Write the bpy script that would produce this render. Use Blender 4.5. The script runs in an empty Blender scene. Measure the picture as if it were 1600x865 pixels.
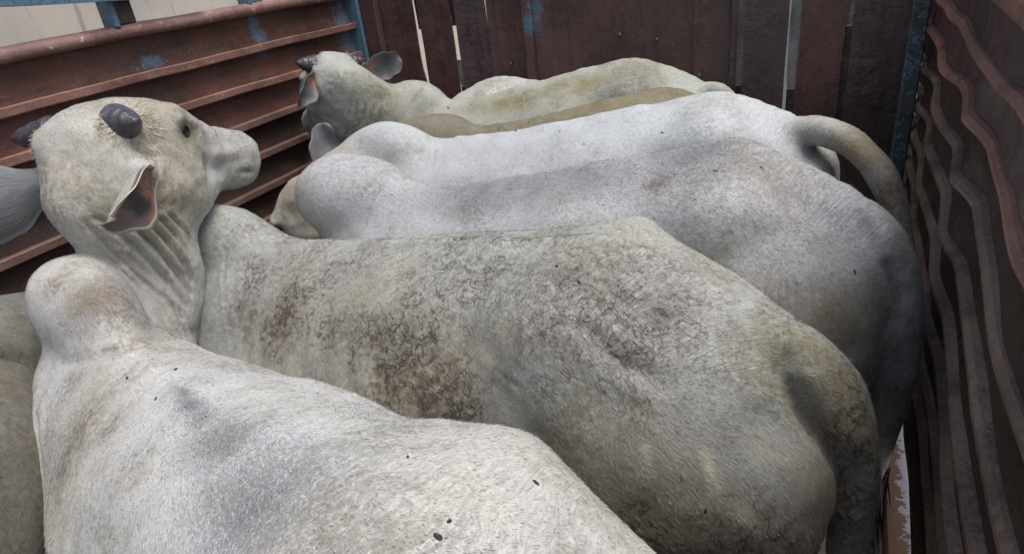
import bpy, bmesh, math, random
import numpy as np
from mathutils import Matrix, Vector
rnd = random.Random(7)
MUD_SHADE, OLV, GRY, TAN = 0, 1, 2, 3
S = bpy.context.scene
COL = S.collection
# ------------------------------------------------------------------ camera
cam_data = bpy.data.cameras.new('camera'); cam = bpy.data.objects.new('camera', cam_data); COL.objects.link(cam)
cam_data.sensor_width = 36.0; cam_data.lens = 36.0*1025/1600; cam_data.clip_start = 0.02; cam_data.clip_end = 500
cx = Vector((.9025, .4158, -.1129)); cz = -Vector((-.4197, .7892, -.4484))
cz.normalize(); cx = (cx - cz*cx.dot(cz)).normalized(); cy = cz.cross(cx)
cam.matrix_world = Matrix(((cx.x, cy.x, cz.x, 0), (cx.y, cy.y, cz.y, 0), (cx.z, cy.z, cz.z, 1.8), (0, 0, 0, 1)))
S.camera = cam
# ------------------------------------------------------------------ sky, sun, exposure (bright overcast day)
SUN_EL, SUN_AZ = math.radians(70), math.radians(95)
w = bpy.data.worlds.new('World'); S.world = w; w.use_nodes = True
wn = w.node_tree
sky = wn.nodes.new('ShaderNodeTexSky'); sky.sky_type = 'NISHITA'; sky.sun_disc = False
sky.sun_elevation = SUN_EL; sky.sun_rotation = SUN_AZ; sky.air_density = 1.0; sky.dust_density = 4.0; sky.ozone_density = 0.6
hsv = wn.nodes.new('ShaderNodeHueSaturation'); hsv.inputs['Saturation'].default_value = .85; wn.links.new(sky.outputs[0], hsv.inputs['Color'])   # cloud veil
bg = wn.nodes['Background']; wn.links.new(hsv.outputs[0], bg.inputs[0]); bg.inputs[1].default_value = 0.10
sl = bpy.data.lights.new('sun', 'SUN'); sl.energy = 1.5; sl.angle = math.radians(30); sl.color = (1.0, .985, .97)
sun = bpy.data.objects.new('sun', sl); COL.objects.link(sun)
sun.rotation_euler = Vector((math.sin(SUN_AZ)*math.cos(SUN_EL), math.cos(SUN_AZ)*math.cos(SUN_EL), math.sin(SUN_EL))).to_track_quat('Z', 'Y').to_euler()
S.view_settings.view_transform = 'Standard'; S.view_settings.look = 'None'; S.view_settings.gamma = 1.0
S.view_settings.use_curve_mapping = False; S.view_settings.exposure = 1.0
S.render.engine = 'CYCLES'; S.cycles.max_bounces = 5; S.cycles.diffuse_bounces = 4; S.cycles.use_denoising = True

# ------------------------------------------------------------------ helpers
def thing(name, label, cat, loc=(0, 0, 0), rotz=0.0, group=None, kind=None):
    o = bpy.data.objects.new(name, None); COL.objects.link(o); o.location = loc; o.rotation_euler = (0, 0, rotz)
    o.empty_display_size = .1
    o['label'] = label; o['category'] = cat
    if group: o['group'] = group
    if kind: o['kind'] = kind
    return o

def mesh_obj(name, verts, faces, mats, parent=None, smooth=False, mat_idx=None):
    me = bpy.data.meshes.new(name); me.from_pydata([tuple(v) for v in verts], [], [tuple(int(i) for i in f) for f in faces])
    for m in (mats if isinstance(mats, (list, tuple)) else [mats]): me.materials.append(m)
    if mat_idx is not None: me.polygons.foreach_set('material_index', np.asarray(mat_idx, dtype=np.int32))
    if smooth: me.polygons.foreach_set('use_smooth', np.ones(len(me.polygons), dtype=bool))
    me.update()
    o = bpy.data.objects.new(name, me); COL.objects.link(o)
    if parent: o.parent = parent
    return o

def nrm(v):
    v = np.asarray(v, float); return v/(np.linalg.norm(v)+1e-12)

def catmull(P, n, closed=False):
    """resample control rows P (k,d) to n rows with a centripetal-free Catmull-Rom spline"""
    P = np.asarray(P, float); k = len(P)
    t = np.linspace(0, k if closed else k-1, n, endpoint=not closed)
    i = np.minimum(np.floor(t).astype(int), k-1 if closed else k-2); f = (t-i)[:, None]
    def g(j): return P[j % k] if closed else P[np.clip(j, 0, k-1)]
    p0, p1, p2, p3 = g(i-1), g(i), g(i+1), g(i+2)
    if not closed:
        p0 = np.where((i == 0)[:, None], 2*P[0]-P[1], p0); p3 = np.where((i == k-2)[:, None], 2*P[-1]-P[-2], p3)
    return .5*((2*p1)+(-p0+p2)*f+(2*p0-5*p1+4*p2-p3)*f**2+(-p0+3*p1-3*p2+p3)*f**3)

class Geo:
    """collects closed shells (verts, faces)"""
    def __init__(s): s.v = []; s.f = []; s.n = 0
    def add(s, v, f):
        v = np.asarray(v, float); s.v.append(v); s.f += [tuple(int(i)+s.n for i in q) for q in f]; s.n += len(v)
    def rings(s, R):
        """R (m, n, 3): closed tube capped with fans"""
        R = np.asarray(R); m, n, _ = R.shape
        V = np.concatenate([R.reshape(-1, 3), R[0].mean(0)[None], R[-1].mean(0)[None]])
        F = []
        for a in range(m-1):
            for b in range(n):
                c = (b+1) % n; F.append((a*n+b, a*n+c, (a+1)*n+c, (a+1)*n+b))
        for b in range(n):
            c = (b+1) % n; F.append((m*n, c, b)); F.append((m*n+1, (m-1)*n+b, (m-1)*n+c))
        s.add(V, F)
    def verts(s): return np.concatenate(s.v)

def ring_from_rails(rows, nring, nalong):
    """rows: list of (x, [7 half-profile (y,z)]) -> (nalong, nring, 3)"""
    A = []
    for x, hp in rows:
        full = [hp[0]]+hp[1:6]+[hp[6]]+[(-y, z) for y, z in hp[5:0:-1]]
        ring = catmull(full, nring, closed=True)
        A.append(np.concatenate([np.full((nring, 1), x), ring], 1))
    A = np.array(A); m = len(A)
    return catmull(A.reshape(m, -1), nalong).reshape(nalong, nring, 3)

def tube_rings(pts, radii, n=24, nal=None, up=(0, 0, 1)):
    """pts (k,3), radii (k,2) half-width (side) and half-height (up) -> rings"""
    P = np.asarray(pts, float); Rr = np.asarray(radii, float)
    if Rr.ndim == 1: Rr = np.stack([Rr, Rr], 1)
    nal = nal or 8*len(P)
    Q = catmull(np.concatenate([P, Rr], 1), nal); P, Rr = Q[:, :3], Q[:, 3:]
    T = np.gradient(P, axis=0); T /= np.linalg.norm(T, axis=1)[:, None]+1e-9
    u = nrm(up); out = []; a = np.linspace(0, 2*np.pi, n, endpoint=False)
    for p, t, r in zip(P, T, Rr):          # parallel transport of the up vector
        u = nrm(u-t*np.dot(u, t)); side = np.cross(u, t)
        out.append(p+np.cos(a)[:, None]*side*r[0]+np.sin(a)[:, None]*u*r[1])
    return np.array(out)

def ellipsoid_rings(c, r, n=28, m=16):
    th = np.linspace(.06, np.pi-.06, m); a = np.linspace(0, 2*np.pi, n, endpoint=False)
    return np.array([[(c[0]+r[0]*math.sin(t)*math.cos(b), c[1]+r[1]*math.sin(t)*math.sin(b), c[2]-r[2]*math.cos(t)) for b in a] for t in th])

def smoothstep(a, b, x):
    t = np.clip((x-a)/(b-a), 0, 1); return t*t*(3-2*t)

def vnoise(P, seed=0):
    """cheap smooth 3-D value noise, vectorised, -1..1"""
    P = np.asarray(P); i = np.floor(P).astype(np.int64); f = P-i; f = f*f*(3-2*f)
    def h(a):
        n = a[:, 0]*374761393+a[:, 1]*668265263+a[:, 2]*2147483647+seed*974711
        n = (n ^ (n >> 13))*1274126177; n = n ^ (n >> 16); return (n & 0xffff)/32767.5-1
    r = 0
    for dx in (0, 1):
        for dy in (0, 1):
            for dz in (0, 1):
                wgt = (f[:, 0] if dx else 1-f[:, 0])*(f[:, 1] if dy else 1-f[:, 1])*(f[:, 2] if dz else 1-f[:, 2])
                r = r+wgt*h(i+np.array([dx, dy, dz]))
    return r

# ------------------------------------------------------------------ node helpers
class NT:
    def __init__(s, name):
        s.m = bpy.data.materials.new(name); s.m.use_nodes = True; s.t = s.m.node_tree; s.t.nodes.clear()
        s.out = s.t.nodes.new('ShaderNodeOutputMaterial'); s.b = s.t.nodes.new('ShaderNodeBsdfPrincipled')
        s.t.links.new(s.b.outputs[0], s.out.inputs[0])
    def n(s, typ, ins={}, **kw):
        nd = s.t.nodes.new('ShaderNode'+typ)
        for k, v in kw.items(): setattr(nd, k, v)
        for k, v in ins.items(): s.set(nd.inputs[k], v)
        return nd
    def set(s, sock, v):
        if isinstance(v, bpy.types.NodeSocket): s.t.links.new(v, sock)
        else:
            if isinstance(v, (tuple, list)) and len(v) == 3 and sock.type == 'RGBA': v = (*v, 1)
            sock.default_value = v
    def math(s, op, a, b=0.0, clamp=False):
        nd = s.n('Math', operation=op, use_clamp=clamp); s.set(nd.inputs[0], a); s.set(nd.inputs[1], b); return nd.outputs[0]
    def mix(s, f, a, b, blend='MIX'):
        nd = s.n('Mix', data_type='RGBA', blend_type=blend); s.set(nd.inputs[0], f); s.set(nd.inputs[6], a); s.set(nd.inputs[7], b); return nd.outputs[2]
    def noise(s, vec, scale, detail=4, rough=.55, dist=0.0):
        return s.n('TexNoise', {'Vector': vec, 'Scale': scale, 'Detail': detail, 'Roughness': rough, 'Distortion': dist}).outputs[0]
    def ramp(s, v, a, b, lo=0.0, hi=1.0):
        return s.n('MapRange', {0: v, 1: a, 2: b, 3: lo, 4: hi}, interpolation_type='SMOOTHSTEP').outputs[0]
    def bump(s, h, strength=.3, dist=.01, normal=None):
        ins = {'Height': h, 'Strength': strength, 'Distance': dist}
        if normal is not None: ins['Normal'] = normal
        return s.n('Bump', ins).outputs[0]
    def obj(s): return s.n('TexCoord').outputs['Object']
    def scaled(s, v, sc):
        return s.n('VectorMath', {0: v, 1: sc}, operation='MULTIPLY').outputs[0]

def coat_material(name, base, warm, amt=dict()):
    """short cattle coat: hair streaks along the 'Flow' attribute, stains from the 'Dirt' attribute (R brown mud and painted crease shade, G olive, B grey speckle, A tan)"""
    q = NT(name)
    fl = q.n('Attribute', attribute_name='Flow').outputs['Vector']
    da = q.n('Attribute', attribute_name='Dirt'); sep = q.n('SeparateColor', {0: da.outputs['Color']})
    mud, olive, grey, tan = sep.outputs[0], sep.outputs[1], sep.outputs[2], da.outputs['Alpha']
    o = q.obj()
    wob = q.n('VectorMath', {0: q.n('TexNoise', {'Vector': o, 'Scale': 14.0, 'Detail': 3}).outputs['Color'], 1: (.02, .02, 0)}, operation='MULTIPLY').outputs[0]
    f2 = q.n('VectorMath', {0: fl, 1: wob}, operation='ADD').outputs[0]
    hair = q.noise(q.scaled(f2, (95, 640, 60)), 1.0, 3, .65)
    hairb = q.noise(q.scaled(f2, (55, 260, 60)), 1.0, 3, .6)
    big = q.noise(o, 3.2, 5, .6); med = q.noise(o, 17.0, 5, .62); fine = q.noise(o, 70.0, 4, .65)
    grain = q.noise(o, 420.0, 2, .6)
    c = q.mix(q.ramp(big, .3, .72), base, warm)
    c = q.mix(q.math('MULTIPLY', q.ramp(med, .5, .8), .35), c, tuple(x*.72 for x in base))
    c = q.mix(q.math('MULTIPLY', q.ramp(fine, .52, .78), .25), c, tuple(x*.62 for x in warm))
    # hair streak colour
    c = q.mix(q.math('MULTIPLY', q.ramp(hair, .42, .70), amt.get('streak', .38)), c, tuple(x*.42 for x in base))
    c = q.mix(q.math('MULTIPLY', q.ramp(hairb, .52, .75), .12), c, tuple(min(1, x*1.15) for x in base))
    c = q.mix(q.math('MULTIPLY', q.ramp(grain, .48, .70), .34), c, tuple(x*.45 for x in base))
    # grey melanin speckle
    sp = q.math('ADD', q.math('MULTIPLY', q.noise(q.scaled(f2, (190, 520, 80)), 1.0, 2, .7), .6), q.math('MULTIPLY', q.noise(o, 300.0, 2, .7), .4))
    gm = q.math('MULTIPLY', q.math('POWER', grey, .8), q.ramp(q.math('ADD', sp, q.math('MULTIPLY', grey, .16)), .44, .66), clamp=True)
    c = q.mix(q.math('MULTIPLY', grey, amt.get('tint', .14)), c, tuple(.5*x+.5*y for x, y in zip(base, amt.get('greycol', (.085, .078, .080)))))
    c = q.mix(q.math('MULTIPLY', gm, .8), c, amt.get('greycol', (.085, .078, .080)))
    # grime rubbed in everywhere, patchy
    gr = q.math('MULTIPLY', q.ramp(q.noise(o, 5.0, 7, .70), .43, .64), q.ramp(fine, .3, .62))
    c = q.mix(q.math('MULTIPLY', gr, amt.get('grime', .45)), c, amt.get('grimecol', (.165, .158, .115)))
    # olive and tan stain
    oc = q.math('MULTIPLY', olive, q.ramp(q.math('ADD', q.math('MULTIPLY', med, .6), q.math('MULTIPLY', fine, .4)), .25, .62, .25, 1.0), clamp=True)
    c = q.mix(oc, c, (.17, .145, .055))
    c = q.mix(q.math('MULTIPLY', tan, q.ramp(fine, .2, .7, .6, 1.0), clamp=True), c, (.26, .19, .095))
    # brown mud: soft smears in the hair plus thin wet partings
    dn = q.n('VectorMath', {0: o, 1: q.n('VectorMath', {0: q.n('TexNoise', {'Vector': o, 'Scale': 14.0, 'Detail': 5}).outputs['Color'], 1: (.045, .045, .045)}, operation='MULTIPLY').outputs[0]}, operation='ADD').outputs[0]
    dn = q.scaled(dn, (1.0, 1.0, .55))
    def ridge(sc, wd): return q.ramp(q.math('ABSOLUTE', q.math('SUBTRACT', q.noise(dn, sc, 3, .55), .5)), 0.0, wd, 1.0, 0.0)
    crack = q.math('MAXIMUM', q.math('MAXIMUM', ridge(8.0, .010), ridge(15.0, .016)), ridge(34.0, .034))
    crack = q.math('MULTIPLY', crack, q.math('MULTIPLY', q.ramp(q.noise(o, 11.0, 5, .65), .36, .52), q.math('MULTIPLY', q.ramp(med, .32, .50), q.ramp(fine, .26, .42))))
    clump = q.ramp(q.math('ADD', q.math('MULTIPLY', fine, .5), q.math('ADD', q.math('MULTIPLY', hairb, .3), q.math('MULTIPLY', med, .2))), .34, .64)
    mm = q.math('ADD', q.math('MULTIPLY', q.math('MULTIPLY', mud, clump), amt.get('mud', .85)), q.math('MULTIPLY', q.math('MULTIPLY', crack, q.ramp(mud, .03, .30)), amt.get('crack', .22)), clamp=True)
    c = q.mix(q.math('MULTIPLY', mud, .35), c, (.20, .165, .11))
    c = q.mix(mm, c, (.055, .043, .030))
    pale = q.n('Attribute', attribute_name='Pale').outputs['Fac']
    c = q.mix(q.math('MULTIPLY', pale, q.ramp(q.math('ADD', q.math('MULTIPLY', fine, .6), q.math('MULTIPLY', med, .4)), .34, .6), clamp=True), c, (.62, .57, .42))
    q.set(q.b.inputs['Base Color'], c)
    q.set(q.b.inputs['Roughness'], q.ramp(hair, .3, .7, .5, .75)); q.b.inputs['Specular IOR Level'].default_value = .32
    q.b.inputs['Sheen Weight'].default_value = .12; q.b.inputs['Sheen Roughness'].default_value = .5
    hgt = q.math('ADD', q.math('MULTIPLY', hair, .6), q.math('ADD', q.math('MULTIPLY', hairb, .8), q.math('MULTIPLY', mm, -.5)))
    nb = q.bump(hgt, amt.get('bump', .5), .004)
    nb = q.bump(q.math('ADD', med, q.math('MULTIPLY', big, 1.5)), .25, .02, nb)
    q.set(q.b.inputs['Normal'], nb)
    return q.m

def simple_material(name, col, col2=None, rough=.6, scale=20, bump=.2, spec=.4, dist=.004):
    q = NT(name); o = q.obj(); nz = q.noise(o, scale, 5, .6)
    q.set(q.b.inputs['Base Color'], q.mix(q.ramp(nz, .35, .7), col, col2 or tuple(x*.6 for x in col)))
    q.b.inputs['Roughness'].default_value = rough; q.b.inputs['Specular IOR Level'].default_value = spec
    q.set(q.b.inputs['Normal'], q.bump(q.noise(o, scale*4, 4, .6), bump, dist))
    return q.m

def steel_material(name, base, dark, worn, blue_amt=0.0, blue_spots=(), rough=.55, mud=.0, crinkle=.0, worn_amt=.25, vertical=False, streak=.5, spec=.4):
    """old painted and rusted sheet steel; blue_spots are leftover paint patches (centre, radii) in truck space"""
    q = NT(name); o = q.obj()
    big = q.noise(o, 2.2, 5, .6); med = q.noise(o, 11.0, 6, .65); fin = q.noise(o, 85.0, 4, .7); spk = q.noise(o, 260.0, 2, .6)
    st = q.noise(q.scaled(o, (30, 30, 2.0) if vertical else (2.5, 3.0, 26)), 1.0, 5, .65)
    c = q.mix(q.ramp(q.math('ADD', q.math('MULTIPLY', big, .5), q.math('MULTIPLY', med, .5)), .36, .64), dark, base)
    c = q.mix(q.math('MULTIPLY', q.ramp(st, .45, .75), streak), c, tuple(x*.45 for x in dark))
    c = q.mix(q.math('MULTIPLY', q.ramp(fin, .50, .74), .5), c, tuple(min(1, x*1.55+.01) for x in base))
    c = q.mix(q.math('MULTIPLY', q.ramp(spk, .60, .76), .35), c, worn)
    c = q.mix(q.math('MULTIPLY', q.ramp(q.math('ADD', q.math('MULTIPLY', med, .6), q.math('MULTIPLY', fin, .4)), .56, .68), worn_amt), c, worn)
    m = None
    for (p, r) in blue_spots:
        d = q.n('VectorMath', {0: q.n('VectorMath', {0: q.n('VectorMath', {0: o, 1: p}, operation='SUBTRACT').outputs[0], 1: r}, operation='DIVIDE').outputs[0]}, operation='LENGTH').outputs['Value']
        k = q.ramp(q.math('ADD', d, q.math('MULTIPLY', q.math('SUBTRACT', q.math('ADD', q.math('MULTIPLY', med, .5), q.math('MULTIPLY', fin, .5)), .5), 6.5)), .45, 1.25, .8, .0)
        m = k if m is None else q.math('MAXIMUM', m, k)
    if blue_amt:
        k = q.ramp(q.math('ADD', q.math('MULTIPLY', med, .55), q.math('MULTIPLY', fin, .45)), .62-.22*blue_amt, .66-.2*blue_amt, 1.0, 0.0)
        k = q.math('SUBTRACT', 1.0, q.ramp(q.math('ADD', q.math('MULTIPLY', med, .55), q.math('MULTIPLY', fin, .45)), .36+.25*blue_amt, .42+.25*blue_amt), clamp=True)
        m = k if m is None else q.math('MAXIMUM', m, k)
    if m is not None:
        bl = q.mix(q.ramp(fin, .3, .7), (.10, .20, .27), (.045, .10, .15))
        c = q.mix(q.math('MULTIPLY', m, .85), c, bl)
    h = q.math('ADD', q.math('MULTIPLY', fin, .5), q.math('MULTIPLY', med, 1.0))
    if mud:
        mk = q.math('MULTIPLY', q.ramp(q.noise(o, 5.5, 6, .7), .46, .66), mud)
        c = q.mix(mk, c, q.mix(q.ramp(fin, .3, .7), (.045, .038, .024), (.018, .014, .011)))
        h = q.math('ADD', h, q.math('MULTIPLY', mk, 1.2))
    q.set(q.b.inputs['Base Color'], c)
    q.set(q.b.inputs['Roughness'], q.ramp(med, .3, .7, rough-.14, rough+.2))
    q.b.inputs['Specular IOR Level'].default_value = spec
    nb = q.bump(h, .5, .006)
    if crinkle:
        cr = q.noise(q.scaled(o, (60, 60, 95)), 1.0, 3, .6, 1.2)
        mask = q.ramp(q.noise(o, 6.0, 3, .5), .50, .62)
        nb = q.bump(q.math('MULTIPLY', cr, mask), crinkle, .012, nb)
        q.set(q.b.inputs['Roughness'], q.math('SUBTRACT', q.ramp(med, .3, .7, rough-.14, rough+.2), q.math('MULTIPLY', mask, .22)))
    q.set(q.b.inputs['Normal'], nb)
    return q.m

BLUES = [((-2.3, 2.28, 1.60), (.1, .035, .10)), ((-2.3, 2.86, 1.53), (.1, .05, .16)), ((-2.3, 1.72, 1.56), (.1, .05, .022)), ((-2.3, 2.93, 1.34), (.1, .03, .2)),
         ((-1.30, 3.0, 1.52), (.03, .1, .10)), ((-1.32, 3.0, 1.47), (.04, .1, .05))]
MT = {}
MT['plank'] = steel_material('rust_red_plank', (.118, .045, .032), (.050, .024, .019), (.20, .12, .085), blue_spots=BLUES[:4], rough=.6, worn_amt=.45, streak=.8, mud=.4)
MT['plank_low'] = steel_material('shaded_rust_plank', (.060, .030, .025), (.032, .019, .016), (.17, .11, .09), rough=.55, worn_amt=.15, mud=.4)  # lower planks: shade put into a darker rust colour
MT['rib'] = steel_material('rubbed_rust_rib', (.21, .108, .082), (.105, .055, .043), (.40, .27, .22), rough=.5, worn_amt=.35)
MT['rib_low'] = steel_material('dark_rust_rib', (.19, .105, .085), (.10, .06, .05), (.34, .25, .21), rough=.5, worn_amt=.3, mud=.35)
MT['toprail'] = steel_material('worn_top_rail', (.24, .135, .115), (.12, .065, .055), (.62, .50, .47), rough=.42, worn_amt=.9)
MT['blue'] = steel_material('worn_blue_paint', (.10, .05, .04), (.05, .03, .025), (.25, .18, .15), blue_amt=.95, rough=.5, worn_amt=.1)
MT['blue_dull'] = steel_material('dull_blue_grey_post', (.06, .06, .065), (.035, .035, .04), (.2, .17, .16), blue_amt=.25, rough=.5, worn_amt=.2, mud=.3)
MT['post_brown'] = steel_material('brown_post_face', (.085, .05, .036), (.045, .03, .024), (.25, .17, .13), rough=.5, blue_amt=.12)
MT['board'] = steel_material('maroon_front_board', (.098, .046, .039), (.050, .028, .026), (.16, .11, .10), blue_spots=BLUES[4:], rough=.5, worn_amt=.18, vertical=True, crinkle=.15)
MT['board_dark'] = steel_material('blackened_front_board', (.088, .055, .053), (.045, .032, .033), (.13, .10, .10), rough=.42, worn_amt=.18, vertical=True, crinkle=.5, mud=.3)
MT['strip'] = steel_material('grey_galvanised_strip', (.30, .29, .28), (.17, .16, .155), (.5, .48, .46), rough=.45, vertical=True, worn_amt=.2, streak=.3)
MT['side'] = steel_material('dark_side_sheet', (.066, .036, .025), (.027, .017, .012), (.09, .06, .05), rough=.6, worn_amt=.16, mud=.7, crinkle=.25, spec=.18)
MT['side_top'] = steel_material('maroon_side_sheet', (.085, .040, .036), (.045, .024, .022), (.15, .09, .08), rough=.5, worn_amt=.16, mud=.2)
MT['side_rib'] = steel_material('lit_side_rib', (.30, .135, .088), (.15, .075, .052), (.32, .2, .17), rough=.5, worn_amt=.25, mud=.25)  # upper ribs and rail: light they miss is put into a brighter base
MT['side_rib_low'] = steel_material('muddy_side_rib', (.21, .130, .094), (.10, .066, .050), (.32, .25, .21), rough=.45, worn_amt=.5, mud=.8)
MT['floor'] = steel_material('muddy_bed_floor', (.04, .03, .024), (.02, .016, .013), (.08, .06, .05), rough=.4, mud=.8)
def sill_material():
    q = NT('peeling_white_sill'); o = q.obj(); nz = q.noise(o, 26, 6, .7); edge = q.n('SeparateXYZ', {0: o}).outputs[0]
    k = q.ramp(q.math('ADD', q.math('MULTIPLY', edge, 9.0), q.math('MULTIPLY', nz, 1.5)), 2.94, 2.98)
    q.set(q.b.inputs['Base Color'], q.mix(k, q.mix(nz, (.30, .16, .08), (.20, .11, .07)), (.52, .48, .47)))
    q.b.inputs['Roughness'].default_value = .6; q.set(q.b.inputs['Normal'], q.bump(k, .6, .004))
    return q.m
MT['sill'] = sill_material()
def canvas_material():
    q = NT('stained_beige_panel'); o = q.obj()
    st = q.noise(q.scaled(o, (3, 9, .9)), 1.0, 6, .7); md = q.noise(o, 3.0, 5); fn = q.noise(o, 40, 4)
    c = q.mix(q.ramp(md, .35, .65), (.50, .44, .37), (.40, .37, .33))
    c = q.mix(q.math('MULTIPLY', q.ramp(st, .56, .70), .55), c, (.12, .12, .11))
    c = q.mix(q.math('MULTIPLY', q.ramp(fn, .55, .75), .25), c, (.25, .19, .13))
    q.set(q.b.inputs['Base Color'], c); q.b.inputs['Roughness'].default_value = .7
    q.set(q.b.inputs['Normal'], q.bump(fn, .2, .004)); return q.m
MT['canvas'] = canvas_material()
MT['ground'] = simple_material('dusty_yard_ground', (.30, .25, .20), (.18, .15, .12), rough=.9, scale=6)
MT['white'] = simple_material('white_van_paint', (.75, .75, .74), (.6, .6, .6), rough=.35, scale=3, bump=.05)
MT['cabgrey'] = simple_material('pale_grey_cab_paint', (.42, .42, .42), (.36, .36, .36), rough=.4, scale=3, bump=.05)
MT['glass'] = simple_material('dark_window_glass', (.02, .022, .028), (.015, .015, .02), rough=.08, scale=2, bump=.0)
MT['tyre'] = simple_material('tyre_rubber', (.02, .02, .02), (.03, .03, .03), rough=.8)
MT['bluev'] = simple_material('blue_van_stripe', (.05, .10, .45), (.05, .09, .4), rough=.4)

M = {}
def ear_material(name, c0, c1, c2, t0=.35, t1=.75, band=0.0):
    """c0 at the root, c1 towards one edge (or cavity shade painted across mid-ear when band is set), c2 at the tip"""
    q = NT(name); d = q.n('SeparateColor', {0: q.n('Attribute', attribute_name='Dirt').outputs['Color']}); t, a = d.outputs[0], d.outputs[1]
    o = q.obj(); nz = q.noise(o, 45, 5, .6); f = q.noise(q.scaled(q.n('Attribute', attribute_name='Flow').outputs['Vector'], (40, 260, 1)), 1.0, 3)
    aa = q.math('ADD', a, q.math('MULTIPLY', q.math('SUBTRACT', nz, .5), .5))
    tt = q.math('ADD', t, q.math('ADD', q.math('MULTIPLY', q.math('SUBTRACT', nz, .5), .35), q.math('MULTIPLY', q.math('SUBTRACT', a, .5), -.25)))
    k = q.math('MULTIPLY', q.ramp(q.math('ABSOLUTE', q.math('SUBTRACT', tt, band)), .06, .20, 1.0, 0.0), q.ramp(a, .06, .25)) if band else q.ramp(aa, .35, .7)  # band darkens the hollow of the ear, shade put into its colour
    c = q.mix(q.ramp(q.math('ADD', t, q.math('MULTIPLY', q.math('SUBTRACT', nz, .5), .4)), t0, t1), c0, c2)
    c = q.mix(k, c, c1)
    c = q.mix(q.math('MULTIPLY', q.ramp(f, .45, .7), .35), c, tuple(x*.4 for x in c2))
    q.set(q.b.inputs['Base Color'], c); q.b.inputs['Roughness'].default_value = .5
    q.set(q.b.inputs['Normal'], q.bump(q.math('ADD', f, q.math('MULTIPLY', nz, .7)), .4, .004)); return q.m
M['ear_in'] = ear_material('ear_inner_skin', (.24, .115, .075), (.022, .019, .022), (.125, .088, .07), .45, .62, band=.52)
M['ear_in_grey'] = ear_material('ear_inner_grey', (.30, .15, .115), (.07, .07, .073), (.11, .108, .108), .22, .45, band=.7)
M['ear_out'] = ear_material('ear_back_hair', (.15, .155, .155), (.10, .105, .107), (.085, .09, .093))
def horn_material():
    q = NT('horn_keratin'); o = q.obj(); nz = q.noise(o, 40, 5, .6); rg = q.noise(o, 120, 4, .6)
    q.set(q.b.inputs['Base Color'], q.mix(q.ramp(nz, .3, .7), (.062, .056, .066), (.026, .022, .028))); q.b.inputs['Roughness'].default_value = .36
    q.set(q.b.inputs['Normal'], q.bump(q.math('ADD', nz, q.math('MULTIPLY', rg, .5)), .6, .006)); return q.m
M['horn'] = horn_material()
M['eye'] = simple_material('eye_dark', (.012, .010, .012), (.008, .008, .01), rough=.08, bump=0.0)
M['dark_hair'] = simple_material('switch_hair', (.02, .018, .015), (.03, .026, .02), rough=.6)
M['cream_hair'] = simple_material('poll_tuft_hair', (.52, .47, .36), (.40, .35, .25), rough=.6)
M['dung'] = simple_material('dried_dung', (.03, .026, .016), (.015, .013, .01), rough=.8)
M['ear_out_pale'] = ear_material('ear_back_pale_hair', (.42, .39, .31), (.36, .34, .28), (.30, .27, .21))


# ------------------------------------------------------------------ cattle
TORSO = [
 (-.845, [(0, 1.17), (.04, 1.165), (.08, 1.13), (.10, 1.03), (.10, .92), (.06, .82), (0, .80)]),
 (-.80, [(0, 1.235), (.06, 1.225), (.125, 1.175), (.165, 1.03), (.165, .88), (.10, .74), (0, .70)]),
 (-.68, [(0, 1.30), (.07, 1.285), (.165, 1.225), (.235, 1.07), (.235, .88), (.15, .69), (0, .64)]),
 (-.52, [(0, 1.335), (.09, 1.318), (.20, 1.258), (.27, 1.10), (.265, .88), (.17, .64), (0, .58)]),
 (-.36, [(0, 1.355), (.11, 1.343), (.235, 1.29), (.28, 1.14), (.265, .89), (.17, .62), (0, .56)]),
 (-.20, [(0, 1.33), (.11, 1.31), (.20, 1.245), (.262, 1.09), (.275, .86), (.18, .61), (0, .55)]),
 (.0, [(0, 1.30), (.09, 1.278), (.195, 1.21), (.28, 1.05), (.295, .82), (.20, .59), (0, .53)]),
 (.2, [(0, 1.27), (.08, 1.245), (.18, 1.175), (.27, 1.02), (.285, .80), (.19, .58), (0, .53)]),
 (.4, [(0, 1.255), (.065, 1.23), (.155, 1.155), (.24, 1.0), (.25, .79), (.17, .60), (0, .55)]),
 (.55, [(0, 1.25), (.055, 1.22), (.14, 1.14), (.225, .99), (.23, .80), (.14, .63), (0, .58)]),
 (.70, [(0, 1.19), (.05, 1.16), (.11, 1.09), (.17, .96), (.175, .83), (.10, .70), (0, .66)]),
 (.79, [(0, 1.08), (.03, 1.07), (.06, 1.03), (.085, .95), (.085, .87), (.05, .80), (0, .78)]),
]
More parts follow.
